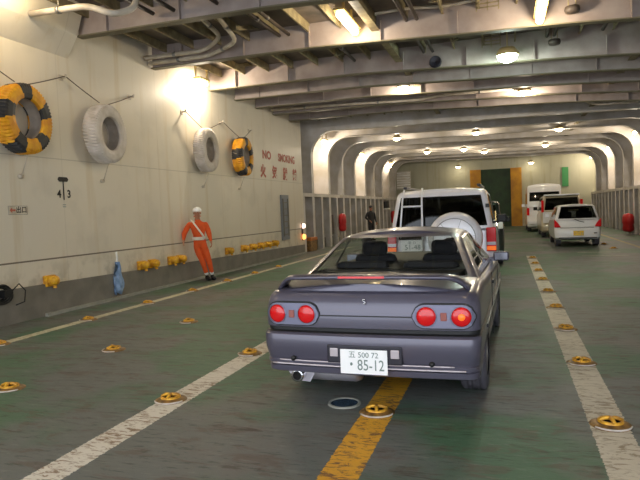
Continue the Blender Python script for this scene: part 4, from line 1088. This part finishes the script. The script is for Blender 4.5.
mb = MB(); ell(mb, HB + Vector((0, 0, -.075)) + f * -.02, .09, .04, .02, FR); 
mb.build('collar', M['orange'], wk)
# reflective belt and sash wrapped on the torso
def band(ctr_fn, rx, ry_, z0, z1, nm, tilt=0):
    mb = MB(); n = 28; vs = []
    for j, z in enumerate((z0, z1)):
        for k in range(n):
            a = 2 * pi * k / n
            q = ctr_fn(z) + FR @ Vector((rx * cos(a), ry_ * sin(a), 0)); q.z = z + tilt * rx * cos(a); vs.append(q)
    mb.add(vs, [(k, (k + 1) % n, n + (k + 1) % n, n + k) for k in range(n)], 0, True); return mb.build(nm, M['vest'], wk, solid=.006)
band(lambda z: hb * 1.1, .158, .135, .99, 1.07, 'belt')
mb = MB(); n = 12; pa = W(.14, .0, 1.475) + tb; pb = W(-.13, .07, 1.03) + hb * 1.1; A = []; 
for k in range(n + 1):
    u = k / n; c = pa.lerp(pb, u) + f * (.175 * sin(pi * min(1, (u * .9 + .08))) ** .5 * .85 + .0)
    A.append(c)
sd = (s * .8 + Vector((0, 0, .45))).normalized() * .042
vs = [c + sd for c in A] + [c - sd for c in A]; m_ = n + 1
mb.add(vs, [(k, k + 1, m_ + k + 1, m_ + k) for k in range(n)], 0, True); mb.build('sash', M['vest'], wk, solid=.008)
def shoe(parent, c, d, mt):
    R_ = Matrix(((-d.y, d.x, 0), (d.x, d.y, 0), (0, 0, 1)))
    mb = MB(); ell(mb, c + d * .06 + Vector((0, 0, .045)), .052, .145, .05, R_, zmin=-.04); ell(mb, c + Vector((0, 0, .075)), .05, .062, .05, R_); mb.build('shoe', mt, parent)
fr = Vector((.75, -.66, 0))
shoe(wk, Vector((P['anR'][0].x, P['anR'][0].y, 0)), fr, M['black']); shoe(wk, Vector((P['anL'][0].x, P['anL'][0].y, 0)), fr, M['black'])

# dark clothed person walking far left
p2 = thing('person', 'person in dark clothes standing by the left arch frames', 'person', (-6.5, 28.6, 0))
f = Vector((.8, -.6, 0)); s = Vector((-.6, -.8, 0)); FR = Matrix(((s.x, f.x, 0), (s.y, f.y, 0), (0, 0, 1)))
z0 = Vector((0, 0, 0))
P = {'pel': (W(0, 0, .93), .14, .12), 'waist': (W(0, 0, 1.06), .14, .12), 'chest': (W(0, .01, 1.32), .19, .14), 'neckb': (W(0, 0, 1.46), .09, .08),
     'neck': (W(0, 0, 1.51), .055, .055), 'jaw': (W(0, .02, 1.57), .065, .07), 'head': (W(0, .02, 1.65), .08, .09), 'crown': (W(0, .01, 1.71), .065, .075),
     'shR': (W(.2, 0, 1.40), .075, .075), 'elR': (W(.36, .02, 1.15), .062, .062), 'Rwr': (W(.22, .16, 1.0), .036, .036),
     'shL': (W(-.2, 0, 1.40), .075, .075), 'elL': (W(-.28, -.02, 1.14), .06, .06), 'Lwr': (W(-.28, .08, .9), .034, .034),
     'hipR': (W(.09, 0, .84), .11, .11), 'knR': (W(.10, .03, .48), .08, .08), 'anR': (W(.10, .0, .1), .055, .055),
     'hipL': (W(-.09, 0, .84), .11, .11), 'knL': (W(-.10, .03, .48), .08, .08), 'anL': (W(-.10, 0, .1), .055, .055)}
J, E = person(p2, f, P, None, None)
hand_joints(J, E, 'R', P['Rwr'][0], (P['Rwr'][0] - P['elR'][0]), f, .6); hand_joints(J, E, 'L', P['Lwr'][0], (P['Lwr'][0] - P['elL'][0]), f, .8)
Rw, Lw = P['Rwr'][0], P['Lwr'][0]; de = {'R': (P['Rwr'][0] - P['elR'][0]).normalized(), 'L': (P['Lwr'][0] - P['elL'][0]).normalized()}
def wmat2(c):
    if c.z > 1.5: return 1
    for w_, k in ((Rw, 'R'), (Lw, 'L')):
        q = c - w_; h_ = q.dot(de[k])
        if -.005 < h_ < .2 and (q - de[k] * h_).length < .075: return 1
    return 0
skinned('body', J, E, 'pel', [M['darkcloth'], M['skin']], p2, wmat2)
HB = W(0, .02, 1.65); face(p2, HB, FR)
mb = MB(); ell(mb, HB + Vector((0, 0, .03)) - f * .015, .09, .1, .09, FR); mb.build('hair', M['black'], p2)
shoe(p2, Vector((P['anR'][0].x, P['anR'][0].y, 0)), f, M['black']); shoe(p2, Vector((P['anL'][0].x, P['anL'][0].y, 0)), f, M['black'])

# ------------------------------------------------------------------ world, camera
w = bpy.data.worlds.new('w'); S.world = w; w.use_nodes = True
bg = w.node_tree.nodes['Background']; bg.inputs[0].default_value = (.86, .92, 1.0, 1); bg.inputs[1].default_value = 3.5
cam = bpy.data.cameras.new('cam'); co = bpy.data.objects.new('camera', cam); link(co); S.camera = co
cam.sensor_fit = 'HORIZONTAL'; cam.sensor_width = 36; cam.lens = 583 / 640 * 36; cam.clip_start = .05; cam.clip_end = 300
yaw, pit, rl = radians(17.88), radians(2.8), .04
fw = Vector((-sin(yaw) * cos(pit), cos(yaw) * cos(pit), -sin(pit))); r0 = Vector((cos(yaw), sin(yaw), 0)); u0 = r0.cross(fw)
rt = r0 * cos(rl) - u0 * sin(rl); up = r0 * sin(rl) + u0 * cos(rl)
m = Matrix((rt, up, -fw)).transposed().to_4x4(); m.translation = Vector((0, 0, 1.56)); co.matrix_world = m
S.view_settings.view_transform = 'Standard'; S.view_settings.look = 'None'; S.view_settings.gamma = 1; S.view_settings.exposure = 0.0
